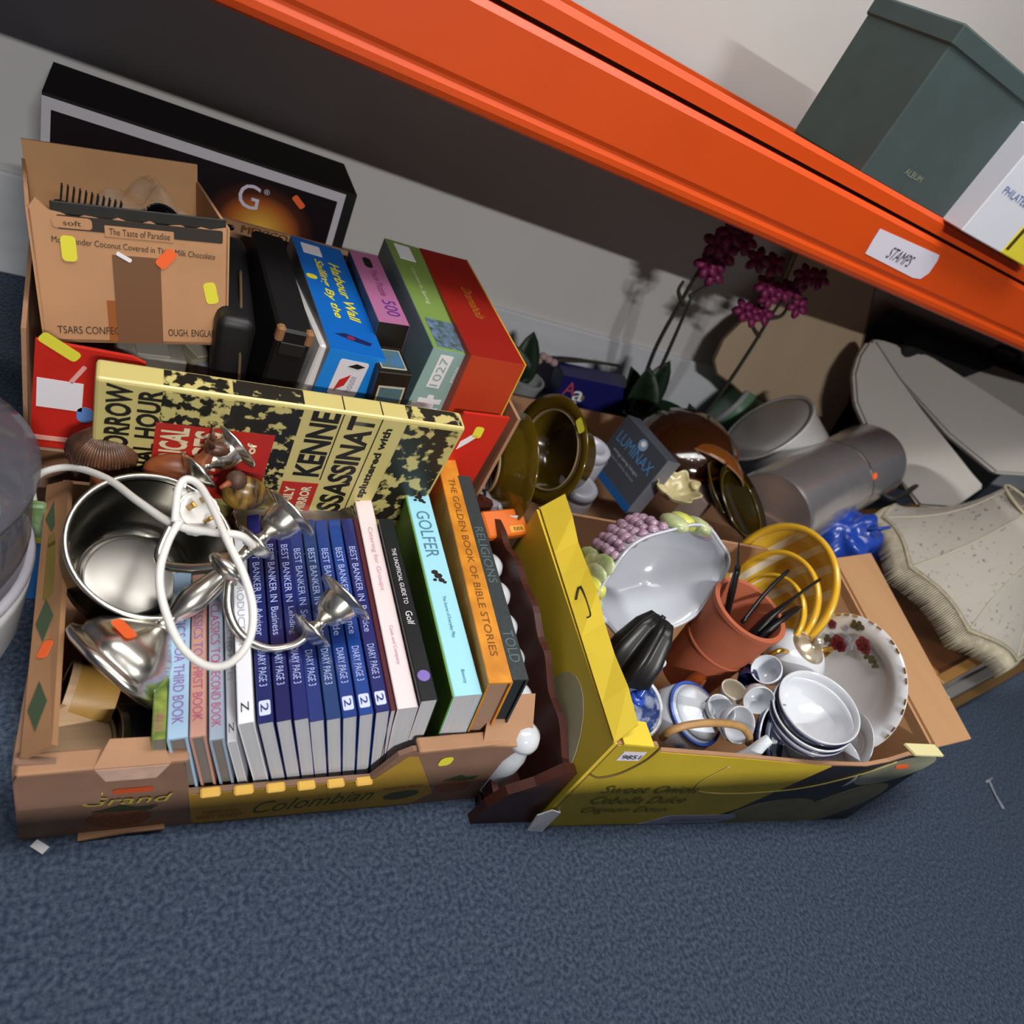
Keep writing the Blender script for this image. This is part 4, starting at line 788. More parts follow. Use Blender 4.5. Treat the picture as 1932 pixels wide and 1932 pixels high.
stick('kitchen_knife', 'black handled knife standing in the terracotta pot', [Z(1365, 1190, .22), Z(1380, 1120, .30), Z(1392, 1070, .345)], [.009, .014, .011], .45, ([Z(1392, 1072, .345), Z(1393, 1040, .37), Z(1395, 1018, .39)], [.011, .008, .001], .25))
stick('chopstick', 'thin black stick leaning out of the terracotta pot', [Z(1400, 1175, .27), Z(1445, 1118, .31), Z(1487, 1077, .335)], [.0036, .0034], 1)
stick('black_spatula', 'black flat spatula leaning to the rim of the terracotta pot', [Z(1400, 1215, .24), Z(1450, 1165, .295), Z(1498, 1128, .32), Z(1545, 1094, .345)], [.016, .015, .006, .006], .4)
stick('black_tongs', 'short black tongs end lying low in the terracotta pot', [Z(1405, 1225, .235), Z(1455, 1180, .285), Z(1503, 1148, .30)], [.018, .019, .012], .4)
# black folded umbrella
u0, u1 = Z(1168, 1278, .19), Z(1250, 1166, .285)
k = thing('folded_umbrella', 'black folded umbrella with pleats beside the yellow flap', 'umbrella', frame(u0, u1 - u0)); Lu = (u1 - u0).length
b = new(); lathe(b, [(.008, -.01), (.036, .012), (.034, .05), (.026, Lu * .8), (.016, Lu), (0, Lu - .012)], 48, fn=lambda a, rr, z: (rr * (1 + .28 * math.cos(6 * a)), z)); part('pleated_cover', b, mat('black_umbrella_cloth', '#131315', .4), k, True)
b = new(); tube(b, [(0, 0, -.03), (0, 0, Lu + .004)], .004, 8, 1); part('shaft', b, BPL, k, True)
# blue and white mug with spoon
Mu = frame((.698, .393, .193), (-.12, -.45, .88))
BW = mat('willow_blue_glaze', '#3b5aa0', .15, col2='#cfd9ea', scale=45, sharp=(.45, .55))
k = thing('willow_bowl', 'blue and white patterned bowl under the end of the yellow flap', 'bowl', Mu)
b = new(); lathe(b, bowlprof(.045, .06, .003, .6), 44); part('bowl_body', b, BW, k, True)
b = new(); lathe(b, [(.042, -.002), (.0465, -.001), (.0465, .003), (.042, .003)], 44, close=True); part('white_rim', b, CHINA, k, True)
k = thing('blue_spoon', 'blue handled spoon with a white tip in the willow bowl', 'spoon', Z(1205, 1315, .19)); p0 = Z(1205, 1315, .19)
b = new(); tube(b, [Vector(), Z(1228, 1280, .215) - p0, Z(1244, 1255, .235) - p0], [.007, .006, .0075], 12); part('handle', b, mat('cobalt_plastic', '#2c4aa8', .2), k, True)
b = new(); ball(b, Z(1247, 1250, .238) - p0, .0085, (1, 1, 1)); part('white_tip', b, CHINA, k, True)
b = new(); ball(b, (0, 0, -.004), .012, (1, 1.2, .5)); part('spoon_bowl', b, mat('cobalt_plastic', '#2c4aa8'), k, True)
# brown glazed jug
BRG = mat('brown_glaze', '#7a3a18', .12, coat=.4, var=.2, scale=12)
cj = Z(1292, 1338, .10)
k = thing('brown_glazed_jug', 'glossy chestnut brown jug with a handle below the terracotta pot', 'jug', cj + Vector((0, 0, -.09)))
b = new(); lathe(b, [(0, 0), (.034, 0), (.046, .02), (.048, .05), (.040, .085), (.032, .10), (.034, .112), (.030, .112), (.028, .10), (0, .02)], 40); part('jug_body', b, BRG, k, True)
b = new(); tube(b, [(-.03, -.012, .105), (-.06, -.03, .112), (-.066, -.032, .075), (-.044, -.018, .035)], .0085, 12, 6, .7); part('handle', b, BRG, k, True)
b = new(); tube(b, [Z(1335, 1262, .16) - PM[k.name].translation, Z(1300, 1300, .155) - PM[k.name].translation, Z(1265, 1352, .13) - PM[k.name].translation], [.012, .016, .014], 12); part('spout_arm', b, BRG, k, True)
# yellow gingham bowls, nested
GIN = stripes('yellow_gingham', '#d9b13a', '#e4dcc4', 9, 'DIAGONAL', .2, .72); YG = mat('yellow_rim_glaze', '#d8a92c', .2, coat=.3)
nY = nrm(1465, 1090, .80, 205)
for i, (u, v, z, a, lbl) in enumerate(((1462, 1108, .225, 122, 'largest yellow checked bowl, outermost of the nested three'), (1452, 1135, .235, 98, 'middle yellow checked bowl of the nested three'), (1447, 1158, .24, 76, 'smallest yellow checked bowl, innermost of the nested three'))):
    c = Z(u, v, z); Ry = a * mpp(c); My = frame(c, nY)
    k = thing('gingham_bowl', lbl, 'bowl', My, 'nested yellow bowls'); b = new(); lathe(b, bowlprof(Ry, Ry * .5, .004, .5), 56); part('bowl_body', b, GIN, k, True)
    b = new(); lathe(b, [(Ry * .94, -.008), (Ry * 1.03, -.006), (Ry * 1.04, .004), (Ry * .95, .005)], 56, close=True); part('yellow_rim', b, YG, k, True)
# rose plate
nP = nrm(1592, 1285, .86, 190); c = Z(1590, 1285, .215); Rp = 128 * mpp(c); Mr = frame(c, nP, Z(1592, 1160, .28) - c)
k = thing('rose_plate', 'white china plate with dark red roses and a gilt edge', 'plate', Mr)
PLP = [(0, -.016), (Rp * .5, -.016), (Rp * .55, -.014), (Rp * .66, -.012), (Rp * .74, -.004), (Rp, .002), (Rp, .0005), (Rp * .74, -.007), (Rp * .6, -.018), (0, -.019)]
b = new(); lathe(b, PLP, 72, sy=.94); part('plate_body', b, mat('plate_china', '#c9c9cc', .15, coat=.4), k, True)
for i in range(44):
    if i % 3 == 2: continue
    a = 2 * math.pi * i / 44; b = new(); box(b, (Rp * .985 * math.cos(a), Rp * .94 * .985 * math.sin(a), .0025), (.0025, .010, .0014)); 
    bmesh.ops.rotate(b, verts=b.verts, cent=(Rp * .985 * math.cos(a), Rp * .94 * .985 * math.sin(a), 0), matrix=Matrix.Rotation(a, 3, 'Z')); part('gilt_dash', b, GOLD, k)
def flower(u, v, s, m, nm, n=5):
    p = PM[k.name].inverted() @ (lambda q: q)(c + (ray(u, v) * ((c - Vector((0, 0, H))).dot(nP) / ray(u, v).dot(nP)) + Vector((0, 0, H)) - c))
    b = new()
    for j in range(n):
        a = 2 * math.pi * j / n; prism(b, [(p.x + s * .5 * math.cos(a) + x, p.y + s * .5 * math.sin(a) + y, -.0035 + .002 * (p.xy.length > Rp * .8)) for x, y in ell(8, s * .55, s * .45)], (0, 0, .003))
    part(nm, b, m, k)
ROSE = mat('dark_rose_print', '#5f1626', .3); LFP = mat('dark_leaf_print', '#3f3a20', .3); LIL = mat('grey_lilac_print', '#8d8a9a', .4)
for u, v, s in ((1578, 1212, .010), (1586, 1220, .007), (1626, 1215, .009), (1632, 1224, .007), (1570, 1178, .006)): flower(u, v, s * 1.5, ROSE, 'rose_print')
for u, v, s in ((1612, 1178, .006), (1622, 1182, .007), (1645, 1245, .006), (1650, 1255, .005), (1560, 1205, .006), (1565, 1222, .005), (1635, 1238, .005)): flower(u, v, s * 1.4, LFP, 'leaf_print', 3)
for u, v, s in ((1596, 1185, .006), (1600, 1205, .005), (1604, 1222, .004)): flower(u, v, s, LIL, 'sprig_print', 4)
# gilt sugar pot
cs = Z(1503, 1238, .235)
k = thing('gilt_sugar_pot', 'white china sugar pot with gilt handles and a gilt lid knob', 'sugar pot', frame(cs, nrm(1500, 1242, .55, -35)))
b = new(); lathe(b, [(0, -.06), (.030, -.058), (.042, -.042), (.054, -.010), (.051, .012), (.036, .027), (.032, .028), (0, .022)], 44); part('pot_body', b, CHINA, k, True)
b = new(); lathe(b, [(.031, .026), (.031, .029), (.022, .037), (.010, .041), (.006, .046), (.010, .052), (.007, .059), (0, .06)], 32); part('lid', b, mat('gilt_china', '#b79a62', .25, .6, col2='#d8d4cc', scale=60), k, True)
for s in (-1, 1):
    b = new(); tube(b, [(s * .044, .0, .018), (s * .070, .0, .022), (s * .076, .0, .0), (s * .052, .0, -.014)], .0045, 10); part('handle', b, GOLD, k, True)
# egg cups and small cups
def small(name, label, cat, u, v, z, a, ratio, phi, hh, m, foot=.45, extra=None):
    Ms, Rs = disc(u, v, z, a, ratio, phi); k = thing(name, label, cat, Ms); b = new(); lathe(b, bowlprof(Rs, hh, .002, foot), 40); part('cup_body', b, m, k, True)
    if extra: 
        b = new(); lathe(b, [(Rs * .93, -hh * .25), (Rs * .99, -hh * .22), (Rs * .985, -hh * .3), (Rs * .93, -hh * .33)], 40, close=True); part('painted_band', b, extra, k, True)
    return k
CH2 = mat('china_blue_white', '#d4dce6', .12, coat=.4); CREAM = mat('cream_glaze', '#cfc8b8', .25)
small('egg_cup', 'small round white egg cup with open mouth beside the gilt sugar pot', 'egg cup', 1446, 1262, .245, 29, .9, -120, .036, CH2)
small('sake_cup', 'small upturned white cup next to the egg cup', 'cup', 1432, 1322, .225, 30, .8, 60, .03, CHINA)
small('striped_cup', 'small white cup with dark green stripes near the teapot handle', 'cup', 1362, 1338, .205, 30, .75, -30, .045, CHINA, extra=mat('green_black_band', '#2f3d3a', .3))
small('flower_cup', 'small white teacup with faint flowers inside next to the bamboo handle', 'cup', 1396, 1368, .205, 36, .75, 20, .045, CHINA, extra=mat('grey_lilac_print', '#8d8a9a'))
small('cream_cup', 'small cream scalloped pot leaning on the terracotta pot', 'cup', 1385, 1300, .20, 24, .7, -60, .04, CREAM)
small('cobalt_cup', 'tiny cobalt blue cup squeezed behind the egg cup', 'cup', 1412, 1283, .21, 20, .7, 90, .03, NAVYC)
# rice bowls
nR = nrm(1545, 1332, .72, -48)
for i, (u, v, z) in enumerate(((1546, 1332, .262), (1534, 1345, .25), (1527, 1352, .238))):
    c = Z(u, v, z); Rb = 78 * mpp(c)
    k = thing('rice_bowl', ('white rice bowl with navy line, uppermost of the tilted stack', 'white rice bowl with navy line, middle one of the tilted stack', 'white rice bowl with navy line, lowest of the tilted stack')[i], 'bowl', frame(c, nR), 'tilted stack of rice bowls')
    b = new(); lathe(b, bowlprof(Rb, Rb * .75, .003, .42), 52); part('bowl_body', b, CHINA, k, True)
    b = new(); lathe(b, [(Rb * .955, -.014), (Rb * .992, -.010), (Rb * 1.002, -.006), (Rb * .97, -.008)], 52, close=True); part('navy_line', b, NAVYC, k, True)
# teapot
cp = Z(1325, 1402, .150) + Vector((0, .035, .02))
k = thing('bamboo_handle_teapot', 'blue and white china teapot with a bamboo handle behind the front panel', 'teapot', frame(cp + Vector((0, .02, -.05)), (0.05, -.25, .97)))
TP = stripes('teapot_blue_bands', '#c9d2de', '#4a67b4', 9, 'Z', .15, .62)
b = new(); lathe(b, [(0, -.035), (.034, -.035), (.05, -.015), (.057, .01), (.054, .035), (.045, .050), (.040, .052), (0, .048)], 52); part('pot_body', b, mat('teapot_painted', '#c9d2de', .15, col2='#5a78b8', scale=18, sharp=(.52, .58)), k, True)
b = new(); lathe(b, [(.043, .050), (.044, .054), (.030, .061), (.012, .064), (.008, .070), (.010, .076), (0, .079)], 40); part('lid', b, CH2, k, True)
b = new(); lathe(b, [(.047, .047), (.052, .049), (.053, .045), (.048, .043)], 44, close=True); part('blue_band', b, mat('cobalt_band', '#3a58ac', .2), k, True)
ivk = PM[k.name].inverted()
b = new(); tube(b, [ivk @ p for p in (Z(1392, 1440, .16), Z(1415, 1425, .185), Z(1437, 1405, .21), Z(1452, 1394, .222))], [.016, .012, .009, .0075], 14); part('spout', b, CH2, k, True)
b = new(); tube(b, [ivk @ p for p in (Z(1250, 1392, .17), Z(1262, 1380, .205), Z(1300, 1368, .225), Z(1350, 1364, .232), Z(1395, 1370, .225), Z(1413, 1388, .205), Z(1412, 1402, .185))], .0058, 10, 6); part('bamboo_handle', b, mat('bamboo_cane', '#a37e4c', .5, var=.2, scale=40), k, True)
# navy dishes on edge and loose saucers near the front wall
for i, (u, v, z, a, rt_, ph) in enumerate(((1452, 1395, .185, 62, .35, 10), (1474, 1392, .185, 62, .35, 10))):
    Ms, Rs = disc(u, v, z, a, rt_, ph)
    k = thing('navy_dish', ('navy blue dish standing on edge beside the teapot spout', 'navy rimmed white dish standing on edge against the rice bowls')[i], 'dish', Ms)
    b = new(); lathe(b, [(0, -.016), (Rs * .5, -.016), (Rs * .8, -.01), (Rs, .003), (Rs * .98, .004), (Rs * .78, -.006), (Rs * .5, -.012), (0, -.012)], 44); part('dish_body', b, (NAVYC, CHINA)[i], k, True)
    b = new(); lathe(b, [(Rs * .97, .001), (Rs * 1.01, .003), (Rs * .98, .005)], 44, close=True); part('rim', b, (CHINA, NAVYC)[i], k, True)
for i, (u, v, z, a, rt_, ph, lb) in enumerate(((1512, 1412, .17, 40, .85, 100, 'small white lidded dish in front of the rice bowls'), (1600, 1400, .165, 62, .72, 200, 'plain white saucer leaning under the rose plate'), (1560, 1425, .15, 60, .8, 120, 'plain white saucer lying below the rice bowls'))):
    Ms, Rs = disc(u, v, z, a, rt_, ph); k = thing('white_saucer', lb, 'saucer', Ms)
    dome = i == 0
    b = new(); lathe(b, ([(0, .022), (Rs * .4, .019), (Rs * .8, .008), (Rs, -.006), (Rs * .9, -.02), (0, -.022)] if dome else [(0, -.010), (Rs * .5, -.010), (Rs, .006), (Rs, .004), (Rs * .55, -.014), (0, -.014)]), 44); part('saucer_body', b, CHINA, k, True)
    b = new(); lathe(b, [(Rs * .35, -.012 if not dome else .018), (Rs * .4, -.009 if not dome else .0205), (Rs * .44, -.012 if not dome else .017)], 36, close=True); part('foot_ring', b, CHINA, k, True)

# ================================================================== behind the onion carton
kc = thing('kitchenware_carton', 'low brown carton of pots and dishes behind the onion carton', 'carton', (1.0, 1.05, 0))
cx0, cx1, cy0, cy1, chh = .66, 1.42, .80, 1.26, .15
for nm, c, s in (('front_panel', ((cx0 + cx1) / 2, cy0, chh / 2), (cx1 - cx0, .006, chh)), ('back_panel', ((cx0 + cx1) / 2, cy1, chh / 2), (cx1 - cx0, .006, chh)), ('side_panel', (cx0, (cy0 + cy1) / 2, chh / 2), (.006, cy1 - cy0, chh)), ('side_panel', (cx1, (cy0 + cy1) / 2, chh / 2), (.006, cy1 - cy0, chh)), ('base_panel', ((cx0 + cx1) / 2, (cy0 + cy1) / 2, .004), (cx1 - cx0, cy1 - cy0, .006))):
    b = new(); box(b, c, s); part(nm, b, CARD, kc, world=True)
OLI = mat('olive_brown_glaze', '#4a3a08', .14, coat=.5, var=.25, scale=10); OLD = mat('dark_olive_glaze', '#241c04', .16, coat=.4)
# two olive casseroles standing on edge
Mo, Ro = disc(1035, 848, .245, 112, .66, 195)
k = thing('olive_dish', 'large olive glazed dish with a wide rim, yellow sticker, standing on edge', 'dish', Mo)
b = new(); lathe(b, [(0, -.06), (Ro * .5, -.06), (Ro * .62, -.05), (Ro * .70, -.008), (Ro * .74, -.002), (Ro, .006), (Ro * 1.01, .003), (Ro * .76, -.010), (Ro * .66, -.058), (Ro * .5, -.066), (0, -.066)], 60, sy=.9); part('dish_body', b, OLI, k, True)
b = new(); lathe(b, [(Ro * .70, -.004), (Ro * .735, .0015), (Ro * .745, -.002)], 60, sy=.9, close=True); part('unglazed_ring', b, mat('buff_clay', '#8a7452', .6), k, True)
_w = ray(1089, 808); _n = Mo.col[2].to_3d(); _t = (Mo.translation - Vector((0, 0, H))).dot(_n) / _w.dot(_n); pst = PM[k.name].inverted() @ (Vector((0, 0, H)) + _w * _t); ang = math.atan2(pst.y, pst.x)
patch(k, (Ro * .88 * math.cos(ang), Ro * .80 * math.sin(ang), .0035), (-math.sin(ang), math.cos(ang), 0), (-math.cos(ang), -math.sin(ang), 0), .03, .016, STY, off=.001)
Mo, Ro = disc(962, 885, .235, 108, .42, 188)
k = thing('olive_dish', 'olive glazed dish turned away, leaning in front of the wide rimmed one', 'dish', Mo)
b = new(); lathe(b, [(0, .04), (Ro * .45, .04), (Ro * .55, .035), (Ro * .75, .01), (Ro * .80, .004), (Ro, -.002), (Ro, -.005), (Ro * .78, -.002), (Ro * .5, .03), (0, .034)], 60); part('dish_body', b, OLI, k, True)
b = new(); lathe(b, [(Ro * .40, .039), (Ro * .42, .045), (Ro * .46, .039)], 48, close=True); part('foot_ring', b, mat('buff_clay', '#8a7452'), k, True)
# white domino card, orange packet and white cup beside the red carton
dn_ = Vector((-.75, -.45, .5)).normalized(); dp_ = Z(918, 945, .19)
def onp(u, v, p0, n_): w_ = ray(u, v); return Vector((0, 0, H)) + w_ * ((p0 - Vector((0, 0, H))).dot(n_) / w_.dot(n_))
k = thing('numeral_card_box', 'grey white box with black numerals squeezed beside the red carton', 'box', dp_)
b = new(); prism(b, [onp(u, v, dp_, dn_) - dp_ for u, v in ((900, 915), (926, 878), (948, 962), (940, 992), (908, 1010), (890, 962))], -dn_ * .02); part('body', b, mat('grey_white_board', '#a09ca2', .5), k)
gx = (onp(930, 950, dp_, dn_) - onp(905, 945, dp_, dn_)).normalized(); gy = -(onp(918, 1000, dp_, dn_) - onp(914, 900, dp_, dn_)).normalized()
text(k, '9', onp(908, 937, dp_, dn_), gx, gy, .018, .030, BLACK, world=True, bold=.03); text(k, '!', onp(924, 958, dp_, dn_), gx, gy, .007, .028, BLACK, world=True, bold=.03)
patch(k, onp(916, 982, dp_, dn_), gx, gy, .012, .012, BLACK, 'black_dot', rad=.0059, world=True)
k = thing('orange_packet', 'flat orange packet lying behind the mahogany spice rack', 'packet', frame(Z(955, 985, .20), (0, -.35, .9), (1, .2, 0)))
b = new(); box(b, (0, 0, -.01), (.085, .05, .02), .003); part('body', b, mat('orange_packet_print', '#d2681e', .4), k)
patch(k, (.018, -.014, 0), X1, Y1, .03, .012, mat('amber_print', '#d89a34', .4), 'amber_print', rad=.003); text(k, 'tea', (.02, -.014, 0), X1, Y1, .02, .007, BLACK, off=.0012)
small('white_mug', 'white mug lying between orange packet and olive dish', 'mug', 966, 958, .205, 26, .6, -80, .05, CHINA)
# clear plastic jars
GLS = mat('clear_grey_plastic', '#b4b6c2', .12, alpha=.55)
for i, (u, v, z, a, hh_, lb) in enumerate(((1125, 835, .225, 36, .17, 'clear grey plastic jar with ribbed lid beside the olive dish'), (1098, 905, .2, 40, .16, 'clear grey plastic tub below the ribbed jar'))):
    c = Z(u, v, z); Rj = a * mpp(c); k = thing('plastic_jar', lb, 'jar', pose(c - Vector((0, 0, hh_)), (4, -3, 0)))
    b = new(); lathe(b, [(0, 0), (Rj * .95, 0), (Rj, .006), (Rj, hh_ - .03), (Rj * .9, hh_ - .02), (0, hh_ - .02)], 36); part('jar_body', b, GLS, k, True)
    b = new(); lathe(b, [(Rj * .92, hh_ - .022), (Rj * .97, hh_ - .018), (Rj * .97, hh_ - .004), (Rj * .8, hh_), (Rj * .55, hh_ - .002), (Rj * .5, hh_ - .006), (0, hh_ - .006)], 36); part('lid', b, mat('pale_grey_lid', '#9a9aa6', .3), k, True)
# bulb box
Ml = pose((1.029, 1.003, .106), (-2, 8.5, 6.0)); w, dd, h = .045, .167, .156
k = thing('bulb_box', 'slate grey and blue bulb box with pale blue lettering', 'box', Ml)
SLG = mat('slate_grey_card', '#3f434c', .45)
b = new(); box(b, (0, 0, h / 2), (w, dd, h), .001); part('body', b, SLG, k)
b = new(); box(b, (0, 0, .010), (w + .001, dd + .001, .020)); part('blue_band', b, mat('cobalt_card', '#17518c', .4), k)
b = new(); box(b, (0, -dd / 2 + .0, h / 2), (w, .0015, h)); part('end_flap', b, mat('mid_grey_card', '#666871', .5), k)
text(k, 'LUMINAX', (-w / 2, .0, .110), (0, -1, 0), Z1, .135, .028, mat('powder_blue_ink', '#4f86b8', .5))
patch(k, (-w / 2, -.005, .136), (0, -1, 0), Z1, .028, .026, mat('pale_blue_swirl', '#86a4c4', .5), 'round_emblem', rad=.0125); patch(k, (-w / 2, -.005, .138), (0, -1, 0), Z1, .014, .012, WHITE, 'round_emblem', rad=.0058, off=.0006)
text(k, 'energy saving halogen', (-w / 2, .005, .078), (0, -1, 0), Z1, .10, .010, mat('pale_grey_ink', '#a8adba', .5)); text(k, 'warm white lamps', (-w / 2, .005, .062), (0, -1, 0), Z1, .10, .010, mat('grey_teal_ink', '#8296a4', .5)); text(k, '42', (-w / 2, .05, .038), (0, -1, 0), Z1, .014, .012, mat('pale_grey_ink', '#a8adba'))
# brown glass dish, amber dish, dark plate
Mo, Ro = disc(1292, 838, .235, 100, .58, -70)
k = thing('brown_glass_bowl', 'dark brown glossy bowl upside down beside the bulb box', 'bowl', Mo)
b = new(); lathe(b, [(0, .055), (Ro * .4, .053), (Ro * .75, .038), (Ro * .95, .012), (Ro, -.006), (Ro * .97, -.006), (Ro * .9, .01), (0, .048)], 52); part('bowl_body', b, mat('dark_brown_glaze', '#2a1408', .1, coat=.5, var=.3, scale=8), k, True)
b = new(); lathe(b, [(Ro * .98, -.008), (Ro * 1.03, -.006), (Ro * 1.03, -.001), (Ro * .98, .001)], 52, close=True); part('rim', b, mat('rust_brown_glaze', '#5a2810', .15, coat=.4), k, True)
Mo, Ro = disc(1330, 885, .215, 78, .35, 120)
k = thing('amber_glass_dish', 'amber brown glass dish standing in front of the dark bowl', 'dish', Mo)
b = new(); lathe(b, bowlprof(Ro, .05, .003, .5), 48); part('dish_body', b, mat('amber_glass', '#6a3a14', .08, coat=.3, alpha=.9), k, True)
b = new(); lathe(b, [(Ro * .97, -.001), (Ro * 1.01, .001), (Ro * .97, .004)], 48, close=True); part('rim', b, mat('pale_amber_rim', '#8a6a50', .1), k, True)
Mo, Ro = disc(1402, 952, .235, 84, .36, -20)
k = thing('dark_olive_plate', 'very dark olive plate standing on edge beside the steel pot', 'plate', Mo)
b = new(); lathe(b, [(0, -.02), (Ro * .6, -.02), (Ro * .75, -.008), (Ro, .004), (Ro, .001), (Ro * .75, -.014), (Ro * .55, -.026), (0, -.026)], 52); part('plate_body', b, OLD, k, True)
b = new(); lathe(b, [(Ro * .80, -.004), (Ro * .84, -.001), (Ro * .86, -.003)], 52, close=True); part('olive_ring', b, OLI, k, True)
Mo, Ro = disc(1378, 940, .225, 80, .30, -25)
k = thing('dark_olive_plate', 'second dark olive plate behind the first, showing a thin rim', 'plate', Mo)
b = new(); lathe(b, [(0, -.02), (Ro * .6, -.02), (Ro * .75, -.008), (Ro, .004), (Ro, .001), (Ro * .75, -.014), (Ro * .55, -.026), (0, -.026)], 52); part('plate_body', b, OLD, k, True)
b = new(); lathe(b, [(Ro * .98, .001), (Ro * 1.01, .004), (Ro * .98, .006)], 52, close=True); part('rim', b, OLI, k, True)
# cream shells and a small pink grey carton
cs = Z(1280, 915, .225)
k = thing('shell_dish', 'cream ruffled shell dish behind the fruit planter', 'dish', frame(cs, nrm(1280, 915, .6, -60)))
Rs = 44 * mpp(cs)
b = new(); lathe(b, bowlprof(Rs, .03, .003, .4), 60, fn=lambda a, rr, z: (rr * (1 + .12 * math.cos(8 * a) * rr / Rs), z + .004 * math.cos(8 * a) * rr / Rs)); part('shell', b, mat('cream_shell', '#b9ad82', .25), k, True)
b = new(); ball(b, (Rs * .9, 0, -.006), .010, (1, 1.4, .7)); part('shell_hinge', b, mat('cream_shell', '#b9ad82'), k, True)
k = thing('pink_grey_carton', 'small plain pinkish grey carton behind the fruit planter', 'carton', pose(Z(1340, 935, .215) + Vector((0, .02, -.09)), (4, -6, 28)))
b = new(); box(b, (0, 0, .045), (.07, .05, .09), .001); part('body', b, mat('pink_grey_board', '#8f7f78', .7), k)
b = new(); box(b, (0, -.002, .0915), (.07, .045, .002)); part('lid_flap', b, mat('pink_grey_flap', '#9c8880', .7), k)
# navy alphabet box
Mn2 = pose((1.150, 1.40, .03), (-3, -6, -9)); w, dd, h = .21, .08, .145
k = thing('alphabet_game_box', 'navy blue toy box with coloured letters against the skirting', 'box', Mn2)
b = new(); box(b, (0, 0, h / 2), (w, dd, h), .001); part('body', b, mat('navy_card', '#12145c', .4), k)
text(k, 'A', (-.075, -dd / 2, h - .035), X1, Z1, .035, .04, mat('red_white_ink', '#a8434a', .5)); text(k, 'a', (-.045, -dd / 2, h - .052), X1, Z1, .03, .03, WHITE)
patch(k, (-.02, -dd / 2, .035), X1, Z1, .08, .05, mat('sky_blue_print', '#1c56a4', .5), 'blue_print', rad=.01); patch(k, (-.05, -dd / 2, .055), X1, Z1, .02, .04, WHITE, 'white_print', rad=.006, off=.0006)
patch(k, (.045, -dd / 2, .025), X1, Z1, .04, .04, mat('orange_print', '#c27a1e', .5), 'orange_print', rad=.01); patch(k, (-.035, -dd / 2, .09), X1, Z1, .02, .016, mat('olive_print', '#6a6c4a', .5), 'olive_print', rad=.006)
k = thing('orange_cloth', 'orange cloth bundle beside the navy toy box', 'cloth', Z(1165, 815, .06))
b = new(); ball(b, (0, 0, .0), .035, (1.1, 1, 1.2), 3)
for v in b.verts: v.co += v.co.normalized() * .008 * noise.noise(v.co * 60)
part('folded_cloth', b, mat('orange_fabric', '#b8721e', .8, var=.2, scale=30), k, True)
b = new(); ball(b, (.012, -.01, .03), .02, (1.2, 1, .7), 2); part('fold', b, mat('orange_fabric', '#b8721e'), k, True)
# orchids in pots
LFD = mat('dark_orchid_leaf', '#1f3a26', .4, var=.25, scale=20); STM = mat('dark_stem', '#2c2a20', .7); MAG = mat('magenta_petal', '#7a1f52', .5, var=.25, scale=40)
def leaf(p0, p1, w, bend, k, m=LFD):
    p0, p1 = Vector(p0), Vector(p1); d_ = p1 - p0; side = d_.cross(Vector((-.5, -.6, .5))).normalized(); nrmv = side.cross(d_).normalized(); b = new(); rows = []
    for i in range(9):
        t = i / 8; c = p0 + d_ * t + nrmv * bend * math.sin(math.pi * t); ww = w * math.sin(math.pi * min(1, .12 + t * .88)) ** .7
        rows.append([b.verts.new(c - side * ww + nrmv * ww * .25), b.verts.new(c), b.verts.new(c + side * ww + nrmv * ww * .25)])
    for A_, B_ in zip(rows[:-1], rows[1:]):
        for j in (0, 1): b.faces.new((A_[j], A_[j + 1], B_[j + 1], B_[j]))
    ret = bmesh.ops.solidify(b, geom=b.faces[:], thickness=.0015)
    return part('leaf', b, m, k, True, world=True)
def orchid(label, base, pot_m, stems, flowers, leaves, potr=.05, poth=.09):
    k = thing('potted_orchid', label, 'plant', base)
    b = new(); lathe(b, [(0, 0), (potr * .7, 0), (potr, poth - .01), (potr * 1.05, poth - .008), (potr * 1.05, poth), (potr * .92, poth), (potr * .9, poth - .015), (0, poth - .015)], 32); part('pot', b, pot_m, k, True, auto=40)
    for st in stems: b = new(); tube(b, st, [.006, .005, .0035], 8, 6); part('stem', b, STM, k, True, world=True)
    for (c, s) in flowers:
        root = None
        for j in range(5):
            a = 2 * math.pi * j / 5 + c.x * 9; nn_ = Vector((-.45, -.75, .35 + .3 * math.sin(c.z * 90))).normalized(); t1 = nn_.orthogonal().normalized(); t2 = nn_.cross(t1)
            dr = t1 * math.cos(a) + t2 * math.sin(a); b = new(); ball(b, (0, 0, 0), s * .55, (1.1, .75, .16), 1); bmesh.ops.transform(b, matrix=frame(c + dr * s * .55, nn_ + dr * .25, dr), verts=b.verts); part('petal', b, MAG, k, True, world=True)
    for lf in leaves: leaf(*lf, k)
    return k
GP = mat('grey_white_pot', '#8c8f92', .5)
b0 = Vector((1.33, 1.40, 0))
